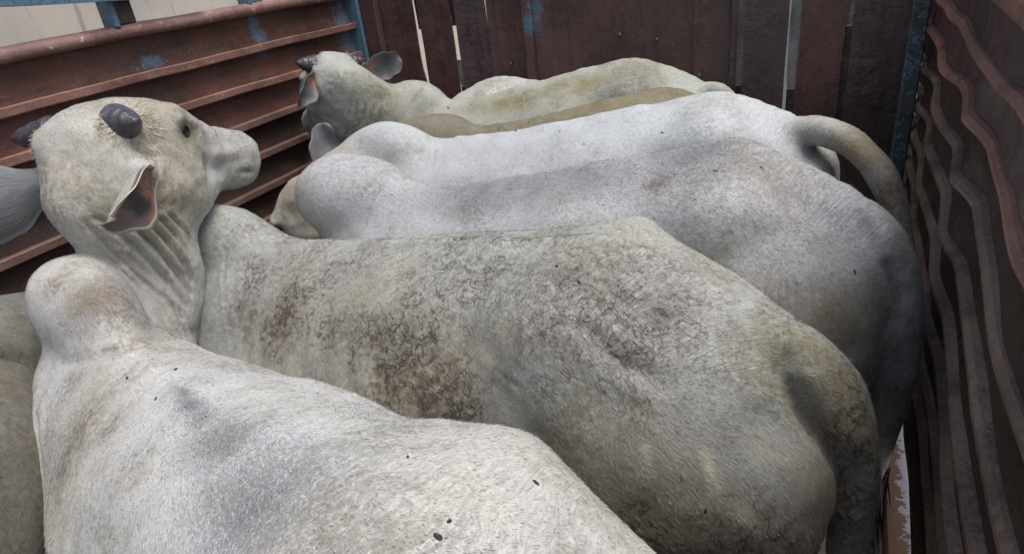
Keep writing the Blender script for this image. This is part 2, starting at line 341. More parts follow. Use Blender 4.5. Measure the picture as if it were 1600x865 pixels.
HEAD = [
 (-.060, [(0, -.02), (.02, -.022), (.035, -.03), (.04, -.06), (.04, -.09), (.02, -.11), (0, -.115)]),
 (-.040, [(0, .036), (.045, .030), (.070, .005), (.082, -.06), (.08, -.11), (.05, -.15), (0, -.16)]),
 (.02, [(0, .066), (.05, .060), (.085, .030), (.102, -.05), (.10, -.12), (.06, -.175), (0, -.185)]),
 (.10, [(0, .080), (.055, .073), (.100, .034), (.114, -.05), (.112, -.14), (.07, -.205), (0, -.215)]),
 (.17, [(0, .072), (.058, .067), (.108, .026), (.116, -.05), (.108, -.15), (.066, -.215), (0, -.225)]),
 (.22, [(0, .052), (.055, .048), (.106, .012), (.108, -.05), (.094, -.14), (.056, -.195), (0, -.205)]),
 (.28, [(0, .042), (.046, .036), (.080, .004), (.092, -.05), (.084, -.105), (.05, -.165), (0, -.172)]),
 (.35, [(0, .014), (.040, .009), (.068, -.012), (.082, -.05), (.075, -.10), (.046, -.138), (0, -.144)]),
 (.415, [(0, .003), (.046, -.001), (.080, -.018), (.096, -.055), (.088, -.108), (.056, -.146), (0, -.152)]),
 (.465, [(0, -.012), (.048, -.015), (.082, -.030), (.096, -.058), (.087, -.110), (.054, -.145), (0, -.152)]),
 (.490, [(0, -.038), (.036, -.040), (.060, -.048), (.070, -.070), (.065, -.100), (.038, -.126), (0, -.132)]),
]

def frame(f, u):
    f = nrm(f); u = np.asarray(u, float); u = nrm(u-f*np.dot(u, f)); l = np.cross(u, f)
    return np.stack([f, l, u])          # rows: forward, left, up  -> local @ frame

def remesh(geo, voxel, smooth):
    me = bpy.data.meshes.new('tmp'); me.from_pydata(geo.verts().tolist(), [], geo.f)
    ob = bpy.data.objects.new('tmp', me); COL.objects.link(ob)
    m = ob.modifiers.new('r', 'REMESH'); m.mode = 'VOXEL'; m.voxel_size = voxel
    m2 = ob.modifiers.new('s', 'SMOOTH'); m2.factor = .5; m2.iterations = smooth
    dg = bpy.context.evaluated_depsgraph_get(); ev = ob.evaluated_get(dg); r = ev.to_mesh()
    V = np.empty(len(r.vertices)*3, np.float32); r.vertices.foreach_get('co', V); V = V.reshape(-1, 3).astype(float)
    L = np.empty(len(r.loops), np.int32); r.loops.foreach_get('vertex_index', L)
    Lt = np.empty(len(r.polygons), np.int32); r.polygons.foreach_get('loop_total', Lt)
    ev.to_mesh_clear(); bpy.data.objects.remove(ob); bpy.data.meshes.remove(me)
    assert (Lt == 4).all()
    return V, L.reshape(-1, 4)

def vnormals(V, Q):
    n = np.cross(V[Q[:, 2]]-V[Q[:, 0]], V[Q[:, 3]]-V[Q[:, 1]]); N = np.zeros_like(V)
    for k in range(4): 
        for a in range(3): N[:, a] += np.bincount(Q[:, k], n[:, a], len(V))
    return N/(np.linalg.norm(N, axis=1)[:, None]+1e-12)

def relax(V, Q, wgt, it):
    E = np.concatenate([Q[:, [0, 1]], Q[:, [1, 2]], Q[:, [2, 3]], Q[:, [3, 0]]])
    deg = np.bincount(E[:, 0], minlength=len(V))[:, None]+1e-9
    for _ in range(it):
        A = np.stack([np.bincount(E[:, 0], V[E[:, 1], a], len(V)) for a in range(3)], 1)/deg
        V = V+(A-V)*wgt[:, None]
    return V

def seg_dist(P, poly):
    """distance from points to a 3-D polyline and the parameter along it"""
    poly = np.asarray(poly, float); best = np.full(len(P), 1e9); par = np.zeros(len(P))
    for k in range(len(poly)-1):
        a, b = poly[k], poly[k+1]; ab = b-a; t = np.clip(((P-a)@ab)/(ab@ab+1e-12), 0, 1)
        d = np.linalg.norm(P-(a+t[:, None]*ab), axis=1); m = d < best; best[m] = d[m]; par[m] = (k+t[m])/(len(poly)-1)
    return best, par

def ear_geo(root, d, opn, length, width, cup=.5, roll=0.0, wave=.02, tipdrop=0.0, ni=26, nj=15, th=.008):
    """cupped leaf-shaped ear: front (inner) sheet then back sheet, closed rim; returns verts, faces, matidx(0 coat back, 1 inner), uv-ish param"""
    d = nrm(d); opn = nrm(np.asarray(opn)-d*np.dot(opn, d)); s = np.cross(d, opn)
    V = []; P = []
    for side in (0, 1):
        for i in range(ni):
            t = i/(ni-1)
            wd = width*(.34+.66*smoothstep(0, .45, t))*(1+.05*math.sin(t*13+1)+.04*math.sin(t*23))*math.sqrt(max(0, 1-max(0, (t-.42)/.585)**2.3))+.004
            c = cup*(1-.55*t)
            for j in range(nj):
                a = (j/(nj-1)-.5)*2
                ang = a*c*1.6
                rr = wd/max(.25, c*1.6) if c > .05 else wd
                off = s*(rr*math.sin(ang))+opn*(rr*(1-math.cos(ang))) if c > .05 else s*(wd*a)
                p = np.asarray(root)+d*(length*t)+off-opn*(tipdrop*t*t)+opn*(wave*math.sin(t*7+a*2.2)*t*.5)
                p = p-opn*(th*(1-.5*abs(a)))*side
                V.append(p); P.append((t, a))
    F = []; M = []
    g = ni*nj
    for i in range(ni-1):
        for j in range(nj-1):
            a, b, c, e = i*nj+j, i*nj+j+1, (i+1)*nj+j+1, (i+1)*nj+j
            F.append((a, b, c, e)); M.append(1); F.append((g+a, g+e, g+c, g+b)); M.append(0)
    for i in range(ni-1):
        for j in (0, nj-1):
            a, e = i*nj+j, (i+1)*nj+j; F.append((a, e, g+e, g+a)); M.append(0)
    for j in range(nj-1):
        for i in (0, ni-1):
            a, b = i*nj+j, i*nj+j+1; F.append((a, b, g+b, g+a)); M.append(0)
    return np.array(V), F, M, np.array(P*1)

def horn_obj(parent, root, d, length, r0, r1, mat, bend=(0, 0, 0)):
    root = np.asarray(root, float); d = nrm(d); ts = np.linspace(0, 1, 7)
    pts = [root+d*length*t+np.asarray(bend)*t*t for t in ts]; rad = [r0*(1-t)**.75*.9+r1+.0012*math.sin(t*16) for t in ts]
    pts.append(pts[-1]+d*r1*.9); rad.append(r1*.35)
    R = tube_rings(pts, rad, 20, 26, up=(.3, .9, .2)); g = Geo(); g.rings(R)
    return mesh_obj('horn', g.verts(), g.f, mat, parent, smooth=True)

def tuft_obj(name, parent, roots, dirs, length, width, mat, curve=None, seed=3):
    """many small tapered hair blades joined in one part"""
    r = random.Random(seed); V = []; F = []
    for p, d in zip(roots, dirs):
        p = np.asarray(p); d = nrm(d); L = length*(.6+.7*r.random()); s = nrm(np.cross(d, (r.random()-.5, r.random()-.5, r.random()-.5)))*width
        c = np.asarray(curve if curve is not None else (0, 0, 0)); n = len(V)
        V += [p-s, p+s, p+d*L*.5+c*L*.25+s*.8, p+d*L*.5+c*L*.25-s*.8, p+d*L+c*L]
        F += [(n, n+1, n+2, n+3), (n+3, n+2, n+4)]
    o = mesh_obj(name, V, F, mat, parent); o['kind'] = 'stuff'
    return o

def make_cow(label, loc, heading, coat, mats, *, name='cow', sx=1.0, sy=1.0, sz=1.0, rx=None, drop=.04, fx=None, bend=(0, 0), hump=(.61, 0, 1.215, .22, .105, .105),
             head=None, neck=None, neck_r=None, ears=(), horns=(), tail=None, tail_r=None, voxel=.010, smooth=10,
             blobs=(), pales=(), flecks=(), creases=(), bumps=(), group='zebu cattle standing crosswise in the truck', wrinkles=None, eyes=True, buttock=None, lean_amt=1.0, crease_shade=.3, relax_pts=(), switch=True, inner='ear_in', hair=0, hair_len=.0075):
    """one zebu; everything in the cow's own frame: +x forward, +y its left, z up, ground at 0"""
    root = thing(name, label, 'cow', (loc[0], loc[1], 0), heading, group)
    c, s_ = math.cos(-heading), math.sin(-heading)
    def w2l(p): p = np.asarray(p, float)-np.array([loc[0], loc[1], 0]); return np.array([c*p[0]-s_*p[1], s_*p[0]+c*p[1], p[2]])
    def d2l(p): p = np.asarray(p, float); return np.array([c*p[0]-s_*p[1], s_*p[0]+c*p[1], p[2]])
    def yc(x): return bend[0]*x+bend[1]*x*x
    g = Geo()
    R = ring_from_rails(TORSO, 56, 90)
    rx = rx or sx; xx = R[..., 0]
    R[..., 2] -= drop*smoothstep(-.36, -.80, xx)*smoothstep(.7, 1.15, R[..., 2])
    R[..., 0] = np.where(xx < -.36, -.36*sx+(xx+.36)*rx, np.where((xx > .55) & (fx is not None), .55*sx+(xx-.55)*(fx or 1), xx*sx)); R[..., 1] *= sy; R[..., 2] *= sz; R[..., 1] += yc(R[..., 0]); g.rings(R)
    if hump:
        H = ellipsoid_rings((0, 0, 0), (hump[3], hump[4], hump[5]))
        H = H+np.array([hump[0]*sx, hump[1]+yc(hump[0]*sx), hump[2]*sz]); g.rings(H)
    # legs
    for sd in (-1, 1):
        hy = yc(-.5*sx); fy = yc(.5*sx)
        g.rings(tube_rings([(-.50*sx, hy+sd*.14*sy, .95*sz), (-.46*sx, hy+sd*.16*sy, .74*sz), (-.60*sx, hy+sd*.14*sy, .50*sz), (-.60*sx, hy+sd*.14*sy, .30*sz), (-.575*sx, hy+sd*.14*sy, .10), (-.54*sx, hy+sd*.14*sy, .0)],
                           [(.10, .17), (.085, .13), (.042, .062), (.034, .04), (.04, .042), (.05, .062)], 18, 40, up=(1, 0, 0)))
        g.rings(tube_rings([(.50*sx, fy+sd*.13*sy, .85*sz), (.49*sx, fy+sd*.14*sy, .66*sz), (.52*sx, fy+sd*.14*sy, .38*sz), (.52*sx, fy+sd*.14*sy, .24*sz), (.53*sx, fy+sd*.14*sy, .09), (.56*sx, fy+sd*.14*sy, .0)],
                           [(.075, .12), (.055, .075), (.046, .048), (.033, .034), (.038, .04), (.048, .058)], 18, 40, up=(1, 0, 0)))
    # head + neck
    hp = w2l(head['poll']); hf = d2l(head['f']); hu = d2l(head['u']); FR = frame(hf, hu); hs = head.get('s', 1.0)
    HR = ring_from_rails([(x if x < .22 else .22+(x-.22)*head.get('nose', .9), hp_) for x, hp_ in HEAD], 40, 60)*hs; HR = HR@FR+hp; g.rings(HR)
    def h2l(p): return np.asarray(p, float)*hs@FR+hp
    def hd(p): return nrm(np.asarray(p, float)@FR)
    nb = neck or []
    fxx = .62*sx if fx is None else .55*sx+.03*fx
    npts = [np.array([.42*sx, yc(.42*sx), 1.0*sz]), np.array([fxx, yc(fxx), 1.02*sz])]+[w2l(p) for p in nb]+[h2l((-.01, 0, -.10)), h2l((.09, 0, -.10))]
    nr = neck_r or ([(.16, .21), (.14, .215)]+[(.12, .19)]*len(nb)+[(.09, .115), (.08, .08)])
    g.rings(tube_rings(npts, nr, 28, 60, up=nrm(np.array([0, 0, 1.0]))))
    for e in ears:        # fleshy ear bases grow out of the head
        d_ = hd(e['d']) if 'd' in e else nrm(d2l(e['dw'])); p_ = w2l(e['rw']) if 'rw' in e else h2l(e['root'])
        i_ = h2l(np.array(e['root'])*np.array((1, .5, 1)))
        g.rings(tube_rings([i_, .5*(i_+p_), p_+d_*.006*hs], [.036*hs, .032*hs, .020*hs], 14, 14, up=(.3, .5, 1)))
    # tail
    if tail is not None:
        tail = [w2l(p) for p in tail]; tp = tail; tr = tail_r or np.linspace(.04, .018, len(tp))
        g.rings(tube_rings(tp, tr, 16, 60, up=(.15, 1, .1)))
    if buttock:          # (x, y, z, rx, ry, rz) of the rounded haunches either side of the tail
        for sd in (-1, 1): g.rings(ellipsoid_rings((buttock[0], sd*buttock[1]+yc(buttock[0]), buttock[2]), buttock[3:6]))
    V, Q = remesh(g, voxel, smooth)
    # weld softly at joints
    wgt = np.full(len(V), .0)
    for p, r in [((.62*sx, yc(.62*sx), 1.15*sz), .42), (tuple(w2l(tail[0]) if False else tail[0]), .13)]+list(relax_pts):
        wgt = np.maximum(wgt, .5*np.exp(-(np.linalg.norm(V-np.asarray(p), axis=1)/r)**4))
    V = relax(V, Q, wgt, int(50*(.01/voxel)**2))
    # sculpting
    disp = np.zeros(len(V))
    N = vnormals(V, Q)
    disp += .006*vnoise(V*7, 3)+.003*vnoise(V*17, 5)
    xm = np.where(V[:, 0] < -.36*sx, (V[:, 0]+.36*sx)/rx-.36, V[:, 0]/sx); ym = np.abs(V[:, 1]-yc(V[:, 0]))/sy; zm = V[:, 2]/sz
    def gb(x, y, z, r, h): return h*np.exp(-(((xm-x)**2+(ym-y)**2+(zm-z)**2)/r**2))
    lean = lean_amt
    disp += lean*(gb(-.37, .235, 1.285, .055, .016)+gb(-.21, .20, 1.20, .085, -.020)+gb(-.80, .12, 1.17, .05, .012)+gb(-.60, .24, 1.10, .09, .010)+gb(-.48, .22, 1.20, .07, -.007))
    disp += lean*(gb(.50, .16, 1.12, .10, .012)+gb(.36, .20, 1.08, .08, -.014)+gb(.56, .20, .95, .10, .012)+gb(.33, .12, 1.22, .06, -.008))
    ribm = smoothstep(-.18, -.08, xm)*smoothstep(.42, .30, xm)*smoothstep(1.20, 1.08, zm)*smoothstep(.62, .78, zm)
    disp += lean*.0032*ribm*np.sin((xm+.28*(1.2-zm))*2*np.pi/.072)
    topm = smoothstep(.10, .0, ym)*(xm > -.75)*(xm < .40)*(zm > 1.15)
    disp += lean*(.007*topm*np.exp(-(ym/.022)**2)*(1+.12*np.sin(xm*2*np.pi/.06))-.004*topm*np.exp(-((ym-.055)/.03)**2))
    hq = (V-hp)@FR.T/hs; hq[:, 0] = np.where(hq[:, 0] > .22, .22+(hq[:, 0]-.22)/head.get('nose', .9), hq[:, 0]); hy_ = np.abs(hq[:, 1])        # head-local coordinates
    def hb(x, y, z, r, h): return h*np.exp(-(((hq[:, 0]-x)**2+(hy_-y)**2+(hq[:, 2]-z)**2)/r**2))
    disp += hs*(hb(.150, .104, .032, .028, .018)+hb(.165, .112, -.002, .020, -.010)+hb(.190, .10, -.028, .02, .006)+hb(.10, .115, -.12, .06, .010)+hb(.245, .10, -.06, .045, -.010)+hb(.10, .0, .085, .05, .006)
           +hb(.462, .060, -.036, .014, -.018)+hb(.445, .062, -.012, .02, .006)+hb(.06, .11, -.03, .035, -.008)+hb(.30, .075, -.02, .03, .005)+hb(.20, .08, -.17, .05, .006))
    onh = smoothstep(-.12, .0, hq[:, 0])*smoothstep(.36, .28, np.linalg.norm(hq-np.array([.2, 0, -.06]), axis=1))
    disp += onh*(.0034*vnoise(V*24, 31)+.0018*vnoise(V*52, 32))
    mouth = np.full(len(V), 9.0)
    for sd in (-1, 1):
        dd, pr = seg_dist(hq, [(.205, sd*.112, -.050), (.28, sd*.095, -.062), (.37, sd*.080, -.060)]); disp += hs*.007*np.exp(-(dd/.016)**2)
        dd, pr = seg_dist(hq, [(.22, sd*.10, -.085), (.30, sd*.085, -.095)]); disp -= hs*.006*np.exp(-(dd/.02)**2)
        dd, pr = seg_dist(hq, [(.145, sd*.108, .016), (.165, sd*.118, .020), (.19, sd*.112, .010)]); disp += hs*.006*np.exp(-(dd/.008)**2)
        dd, pr = seg_dist(hq, [(.478, sd*.03, -.098), (.455, sd*.072, -.112), (.40, sd*.086, -.114), (.34, sd*.078, -.112)]); disp -= hs*.010*np.exp(-(dd/.0075)**2)*smoothstep(1.05, .7, pr); mouth = np.minimum(mouth, dd)
    for b in bumps:       # (point, radius, height)
        disp += b[2]*np.exp(-(np.linalg.norm(V-np.asarray(b[0]), axis=1)/b[1])**2)
    for cr in creases:    # (polyline, width, depth)
        dd, pr = seg_dist(V, cr[0]); fall = np.clip(np.sin(np.pi*np.clip(pr*.94+.03, 0, 1)), 0, 1)**.5
        disp += -cr[2]*fall*np.exp(-(dd/cr[1])**2)+.45*cr[2]*fall*np.exp(-((dd-2.2*cr[1])/(1.3*cr[1]))**2)
    V = V+N*disp[:, None]
    if wrinkles: V = wrinkles(V, vnormals(V, Q))
    nbody = len(V)
    # stains, plus shade painted into the creases
    D = np.zeros((nbody, 4))
    for cr in creases: D[:, MUD_SHADE] = np.maximum(D[:, MUD_SHADE], crease_shade*np.exp(-(seg_dist(V, cr[0])[0]/(.8*cr[1]))**2))  # folds darkened: crease shade painted through the mud channel
    nzb = .5+.5*vnoise(V*9, 11); nzc = .5+.5*vnoise(V*26, 12)
    for b in blobs:       # (channel, point, (rx,ry,rz) or r, amount[, noise])
        r = np.asarray(b[2], float)*np.ones(3); q = np.linalg.norm((V-np.asarray(b[1]))/r, axis=1)
        k = b[4] if len(b) > 4 else .55
        D[:, b[0]] = np.maximum(D[:, b[0]], b[3]*np.exp(-q**2)*(1-k+k*(nzb*.6+nzc*.4)*1.7))
    hq = (V-hp)@FR.T/hs; hq[:, 0] = np.where(hq[:, 0] > .22, .22+(hq[:, 0]-.22)/head.get('nose', .9), hq[:, 0]); hy_ = np.abs(hq[:, 1])
    def hm(x, y, z, r): return np.exp(-(((hq[:, 0]-x)**2+(hy_-y)**2+(hq[:, 2]-z)**2)/r**2)**2)
    D[:, GRY] = np.maximum(D[:, GRY], np.maximum(.85*hm(.475, .02, -.045, .055), .9*hm(.165, .112, 0, .036))); D[:, GRY] = np.maximum(D[:, GRY], .42*hm(.40, .05, -.03, .12)*(.5+nzc)); D[:, OLV] = np.maximum(D[:, OLV], .35*hm(.36, .05, -.08, .13)*(.4+nzb))
    D[:, MUD_SHADE] = np.maximum(D[:, MUD_SHADE], np.maximum(1.0*hm(.462, .060, -.036, .014), 1.0*hm(.165, .112, -.002, .028)))
    D[:, MUD_SHADE] = np.maximum(D[:, MUD_SHADE], .6*np.exp(-(mouth/.005)**2)); D[:, GRY] = np.maximum(D[:, GRY], .5*np.exp(-(mouth/.02)**2))
    D = np.clip(D, 0, 1)
    PA = np.zeros(nbody)
    for b in pales:
        if np.ndim(b[0]) == 2: dd, _ = seg_dist(V, b[0])
        else: dd = np.linalg.norm(V-np.asarray(b[0]), axis=1)
        PA = np.maximum(PA, b[2]*np.exp(-(dd/b[1])**2))
    ztop = np.interp(V[:, 0]/sx, [t[0] for t in TORSO], [t[1][0][1] for t in TORSO])*sz
    yy = V[:, 1]-yc(V[:, 0]); girth = np.abs(yy)+np.maximum(0, ztop-V[:, 2])
    Fl = np.stack([-V[:, 0]+.3*girth, girth+.55*V[:, 0]*np.clip(girth/.25, 0, 1)+.15*V[:, 0], .2*np.sign(yy)*np.minimum(np.abs(yy), .1)], 1)
    faces = [tuple(q) for q in Q.tolist()]; mi = [0]*len(faces); VV = [V]; DD = [D]; FF = [Fl]; n = nbody
    for e in ears:
        ev, ef, em, ep = ear_geo(w2l(e['rw']) if 'rw' in e else h2l(e['root']), hd(e['d']) if 'd' in e else nrm(d2l(e['dw'])), hd(e['o']) if 'o' in e else nrm(d2l(e['ow'])), e['len']*hs, e['w']*hs, e.get('cup', .5), tipdrop=e.get('drop', 0.0), wave=e.get('wave', .02))
        faces += [tuple(int(i)+n for i in q) for q in ef]; mi += [(3 if e.get('pale') and (ep[q_[0], 1] < -.9 or ep[q_[0], 1] > .82) else 1) if m else (3 if e.get('pale') else 2) for m, q_ in zip(em, ef)]; n += len(ev)
        if e.get('pale'):          # hair fringing the rim and filling the mouth of the ear
            rr = random.Random(9); RT = []; RD = []; D0 = nrm(d2l(e['dw'])); O0 = nrm(d2l(e['ow'])); NI, NJ = 26, 15
            for k in range(260):
                i = int(rr.random()**1.1*(NI-2)); edge = False
                j = rr.choice((0, NJ-1)) if edge else rr.randrange(1, NJ-1)
                if not edge: i = int(rr.random()**2.2*8); j = rr.randrange(NJ//2, NJ-1) if rr.random() < .7 else j
                p = ev[i*NJ+j]+(ev[(i+1)*NJ+j]-ev[i*NJ+j])*rr.random()
                inward = ev[i*NJ+NJ//2]-p; outw = -nrm(inward) if edge else np.zeros(3)
                RT.append(p); RD.append(.55*D0+.35*outw*(1 if rr.random() < .6 else -.8)+(.35 if edge else .75)*O0+np.array([rr.gauss(0, .2) for _ in range(3)]))
            tuft_obj('ear_hair', root, RT, RD, .010, .0007, mats['cream_hair'], seed=13)
        VV.append(ev); DD.append(np.stack([ep[:, 0], .5+.5*ep[:, 1], ep[:, 0]*0, ep[:, 0]*0], 1)); FF.append(np.stack([ep[:, 0]*.22, ep[:, 1]*.07, ep[:, 0]*0], 1))
    VV = np.concatenate(VV); DD = np.concatenate(DD); FF = np.concatenate(FF)
    body = mesh_obj('body', VV, faces, [coat, mats[inner], mats['ear_out'], mats['ear_out_pale']], root, smooth=True, mat_idx=mi)
    a = body.data.attributes.new('Dirt', 'FLOAT_COLOR', 'POINT'); a.data.foreach_set('color', DD.astype(np.float32).ravel())
    a = body.data.attributes.new('Flow', 'FLOAT_VECTOR', 'POINT'); a.data.foreach_set('vector', FF.astype(np.float32).ravel())
    a = body.data.attributes.new('Pale', 'FLOAT', 'POINT'); a.data.foreach_set('value', np.concatenate([PA, np.zeros(len(VV)-nbody)]).astype(np.float32))
    if len(flecks):
        Nf = vnormals(V, Q); g3 = Geo(); r3 = random.Random(11)
        for p in flecks:
            i = int(np.argmin(np.linalg.norm(V-np.asarray(p), axis=1))); nn = Nf[i]; t1 = nrm(np.cross(nn, (r3.random(), r3.random(), .1))); t2 = np.cross(nn, t1)
            k = .7+.9*r3.random(); E = ellipsoid_rings((0, 0, 0), (.0042*k, .0022*k, .0012), 9, 5)
            E = E*(1+.35*(vnoise(E.reshape(-1, 3)*260+p[0]*50, 3).reshape(E.shape[:2]))[..., None])
            g3.rings(V[i]+E[..., 0:1]*t1+E[..., 1:2]*t2+E[..., 2:3]*nn)
        fo = mesh_obj('dung_fleck', g3.verts(), g3.f, mats['dung'], root, smooth=True); fo['kind'] = 'stuff'
    if hair:
        hr = np.random.RandomState(len(label)*7+hair % 97); Nv = vnormals(V, Q)
        ok = np.where((V[:, 2] > .72) & (Nv[:, 2] > -.45) & (V[:, 0] > -.95))[0]
        pick = hr.choice(ok, hair, replace=hair > len(ok)); P0 = V[pick]; N0 = Nv[pick]
        P0 = P0+hr.uniform(-.5, .5, (hair, 3))*voxel; P0 -= N0*np.sum((P0-V[pick])*N0, 1)[:, None]
        flow = np.tile(np.array([-.85, 0, -.55]), (hair, 1)); hqv = (P0-hp)@FR.T/hs
        onhead = smoothstep(-.10, .02, hqv[:, 0])*smoothstep(.34, .28, np.linalg.norm(hqv-np.array([.2, 0, -.06]), axis=1))
        flow = flow*(1-onhead)[:, None]+(-FR[0]*.9-FR[2]*.35)*onhead[:, None]
        d = flow-N0*np.sum(flow*N0, 1)[:, None]; d /= np.linalg.norm(d, axis=1)[:, None]+1e-9
        ang = 1.0*vnoise(P0*6, 21)+.55*vnoise(P0*19, 22)+.22*hr.randn(hair); sd = np.cross(N0, d)
        d = d*np.cos(ang)[:, None]+sd*np.sin(ang)[:, None]; sd = np.cross(N0, d)
        lift = .16+.16*hr.rand(hair)+.10*np.maximum(0, vnoise(P0*30, 23)); roll = hr.uniform(-.7, .7, hair)
        wv = sd*np.cos(roll)[:, None]+N0*np.sin(roll)[:, None]
        Lh = hair_len*(.6+.8*hr.rand(hair))[:, None]; Wh = (.00045+.00035*hr.rand(hair))[:, None]
        tip = P0+(d+N0*lift[:, None])*Lh
        HV = np.stack([P0-wv*Wh-N0*.0006, P0+wv*Wh-N0*.0006, tip], 1).reshape(-1, 3)
        me = bpy.data.meshes.new('hair'); me.vertices.add(3*hair); me.vertices.foreach_set('co', HV.astype(np.float32).ravel())
        me.loops.add(3*hair); me.loops.foreach_set('vertex_index', np.arange(3*hair, dtype=np.int32))
        me.polygons.add(hair); me.polygons.foreach_set('loop_start', np.arange(0, 3*hair, 3, dtype=np.int32)); me.update(calc_edges=True)
        HD = D[pick].copy(); HD[:, GRY] = np.where(hr.rand(hair) < HD[:, GRY]*.85, 1.0, HD[:, GRY]*.25); HD[:, MUD_SHADE] = np.clip(HD[:, MUD_SHADE]*(.4+1.1*hr.rand(hair)), 0, 1)
        for nm, ty, arr, ky in (('Dirt', 'FLOAT_COLOR', np.repeat(HD, 3, 0), 'color'), ('Flow', 'FLOAT_VECTOR', np.repeat(Fl[pick]+hr.uniform(0, .02, (hair, 3)), 3, 0), 'vector'), ('Pale', 'FLOAT', np.repeat(PA[pick], 3), 'value')):
            a = me.attributes.new(nm, ty, 'POINT'); a.data.foreach_set(ky, arr.astype(np.float32).ravel())
        me.materials.append(coat); ho = bpy.data.objects.new('hair', me); COL.objects.link(ho); ho.parent = root; ho['kind'] = 'stuff'
    for h in horns: horn_obj(root, h2l(h['root']), hd(h['d']) if 'd' in h else nrm(d2l(h['dw'])), h['len'], h['r0'], h['r1'], mats['horn'], h.get('bend', (0, 0, 0)))
    if eyes:
        for sd in (-1, 1):
            g2 = Geo(); e = h2l((.165, sd*.103, -.002)); R2 = ellipsoid_rings((0, 0, 0), (.022, .012, .023), 16, 10)@FR+e; g2.rings(R2)
            mesh_obj('eye', g2.verts(), g2.f, mats['eye'], root, smooth=True)
    for sd in (-1, 1):    # hooves
        for lx in (-.54, .56):
            g2 = Geo(); g2.rings(tube_rings([(lx*sx, yc(lx*sx)+sd*.14*sy, .075), (lx*sx+.01, yc(lx*sx)+sd*.14*sy, .005)], [(.050, .058), (.060, .078)], 14, 6, up=(1, 0, 0)))
            mesh_obj('hoof', g2.verts(), g2.f, mats['horn'], root, smooth=True)
    if tail is not None and switch:
        r = random.Random(5); e = np.asarray(tail[-1], float); rt = []; dr = []
        for k in range(260):
            rt.append(e+np.array([r.gauss(0, .012), r.gauss(0, .012), r.random()*.10])); dr.append((r.gauss(0, .12), r.gauss(0, .12), -1))
        tuft_obj('tail_switch', root, rt, dr, .26, .0025, mats['dark_hair'])
    root['frame'] = 0; del root['frame']
    return root, dict(w2l=w2l, h2l=h2l, hd=hd, d2l=d2l)

# ------------------------------------------------------------------ setting and the truck
def box_mesh(x0, x1, y0, y1, z0, z1, bev=.004):
    """box with chamfered edges"""
    bm = bmesh.new(); bmesh.ops.create_cube(bm, size=1)
    for v in bm.verts: v.co = Vector(((x0+x1)/2+v.co.x*(x1-x0), (y0+y1)/2+v.co.y*(y1-y0), (z0+z1)/2+v.co.z*(z1-z0)))
    if bev: bmesh.ops.bevel(bm, geom=bm.edges[:], offset=min(bev, .45*min(x1-x0, y1-y0, z1-z0)), segments=1, affect='EDGES')
    return bm
def bm_obj(name, bm, mat, parent=None, smooth=False):
    me = bpy.data.meshes.new(name); bm.to_mesh(me); bm.free(); me.materials.append(mat)
    if smooth: me.polygons.foreach_set('use_smooth', np.ones(len(me.polygons), dtype=bool))
    o = bpy.data.objects.new(name, me); COL.objects.link(o)
    if parent: o.parent = parent
    return o
def box(name, x0, x1, y0, y1, z0, z1, mat, parent=None, bev=.004): return bm_obj(name, box_mesh(x0, x1, y0, y1, z0, z1, bev), mat, parent)

def sweep(name, pts, prof, mat, parent, up=(0, 0, 1), smooth=False):
    """profile [(side, up)] swept along pts with the side axis horizontal"""
    P = np.asarray(pts, float); T = np.gradient(P, axis=0); up = np.asarray(up, float); R = []
    for p, t in zip(P, T):
        s = nrm(np.cross(nrm(t), up)); u = np.cross(s, nrm(t)); R.append([p+s*a+u*b for a, b in prof])
    g = Geo(); g.rings(np.array(R)); return mesh_obj(name, g.verts(), g.f, mat, parent, smooth=smooth)

GZ = -1.15
gm = mesh_obj('ground', [(-400, -400, GZ), (400, -400, GZ), (400, 400, GZ), (-400, 400, GZ)], [(0, 1, 2, 3)], MT['ground']); gm['kind'] = 'structure'

truck = thing('cattle_truck', 'open topped rusty steel cattle truck bed with ribbed side walls', 'truck')
XL, YF, YN = -2.3, 3.0, -1.1
def wob(y, a, ph, f=1.0): return a*(math.sin(f*3.1*y+ph)+.6*math.sin(f*7.3*y+ph*2.3)+.3*math.sin(f*17*y+ph*3.7))
floor = box('bed_floor', -2.32, .30, YN, 3.06, -.08, 0.0, MT['floor'], truck)
for y in np.arange(YN+.1, 3.0, .3):
    box('floor_bar', -2.28, .21, y, y+.04, .001, .018, MT['floor'], floor)
# --- left side wall: steel planks one above the other, each with an angle rib along its lower edge
left = box('side_wall', XL-.05, XL-.032, YN, YF, 0.0, 1.64, MT['plank_low'], truck)
levels = [1.666, 1.526, 1.383, 1.24, 1.097, .953, .81, .665, .52, .375, .23, .085]
ys = np.linspace(YN, YF-.075, 60)
for k in range(len(levels)-1):
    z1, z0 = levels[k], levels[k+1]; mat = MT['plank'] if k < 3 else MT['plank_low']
    V = []; F = []; nz = 5
    for i, y in enumerate(ys):
        for j in range(nz):
            t = j/(nz-1); z = z0+(z1-z0)*t
            V.append((XL-.012+.010*(1-t)-.006*math.sin(math.pi*t)+wob(y, .0022, k*1.7+t), y, z))
    for i in range(len(ys)-1):
        for j in range(nz-1):
            a = i*nz+j; F.append((a, a+nz, a+nz+1, a+1))
    n = len(V); V += [(v[0]-.014, v[1], v[2]) for v in V]; F += [(a+n, d+n, c+n, b+n) for a, b, c, d in F]
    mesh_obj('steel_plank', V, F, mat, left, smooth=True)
    if k:
        rm = MT['rib'] if k < 3 else MT['rib_low']
        pts = [(XL+.012+wob(y, .002, k*2.1), y, z1+wob(y, .0022, k*1.3)) for y in ys]
        sweep('rib', pts, [(-.026, -.012), (-.026, .006), (-.022, .012), (.014, .015), (.018, .012), (.018, -.012), (.012, -.017), (-.01, -.017)], rm, left)
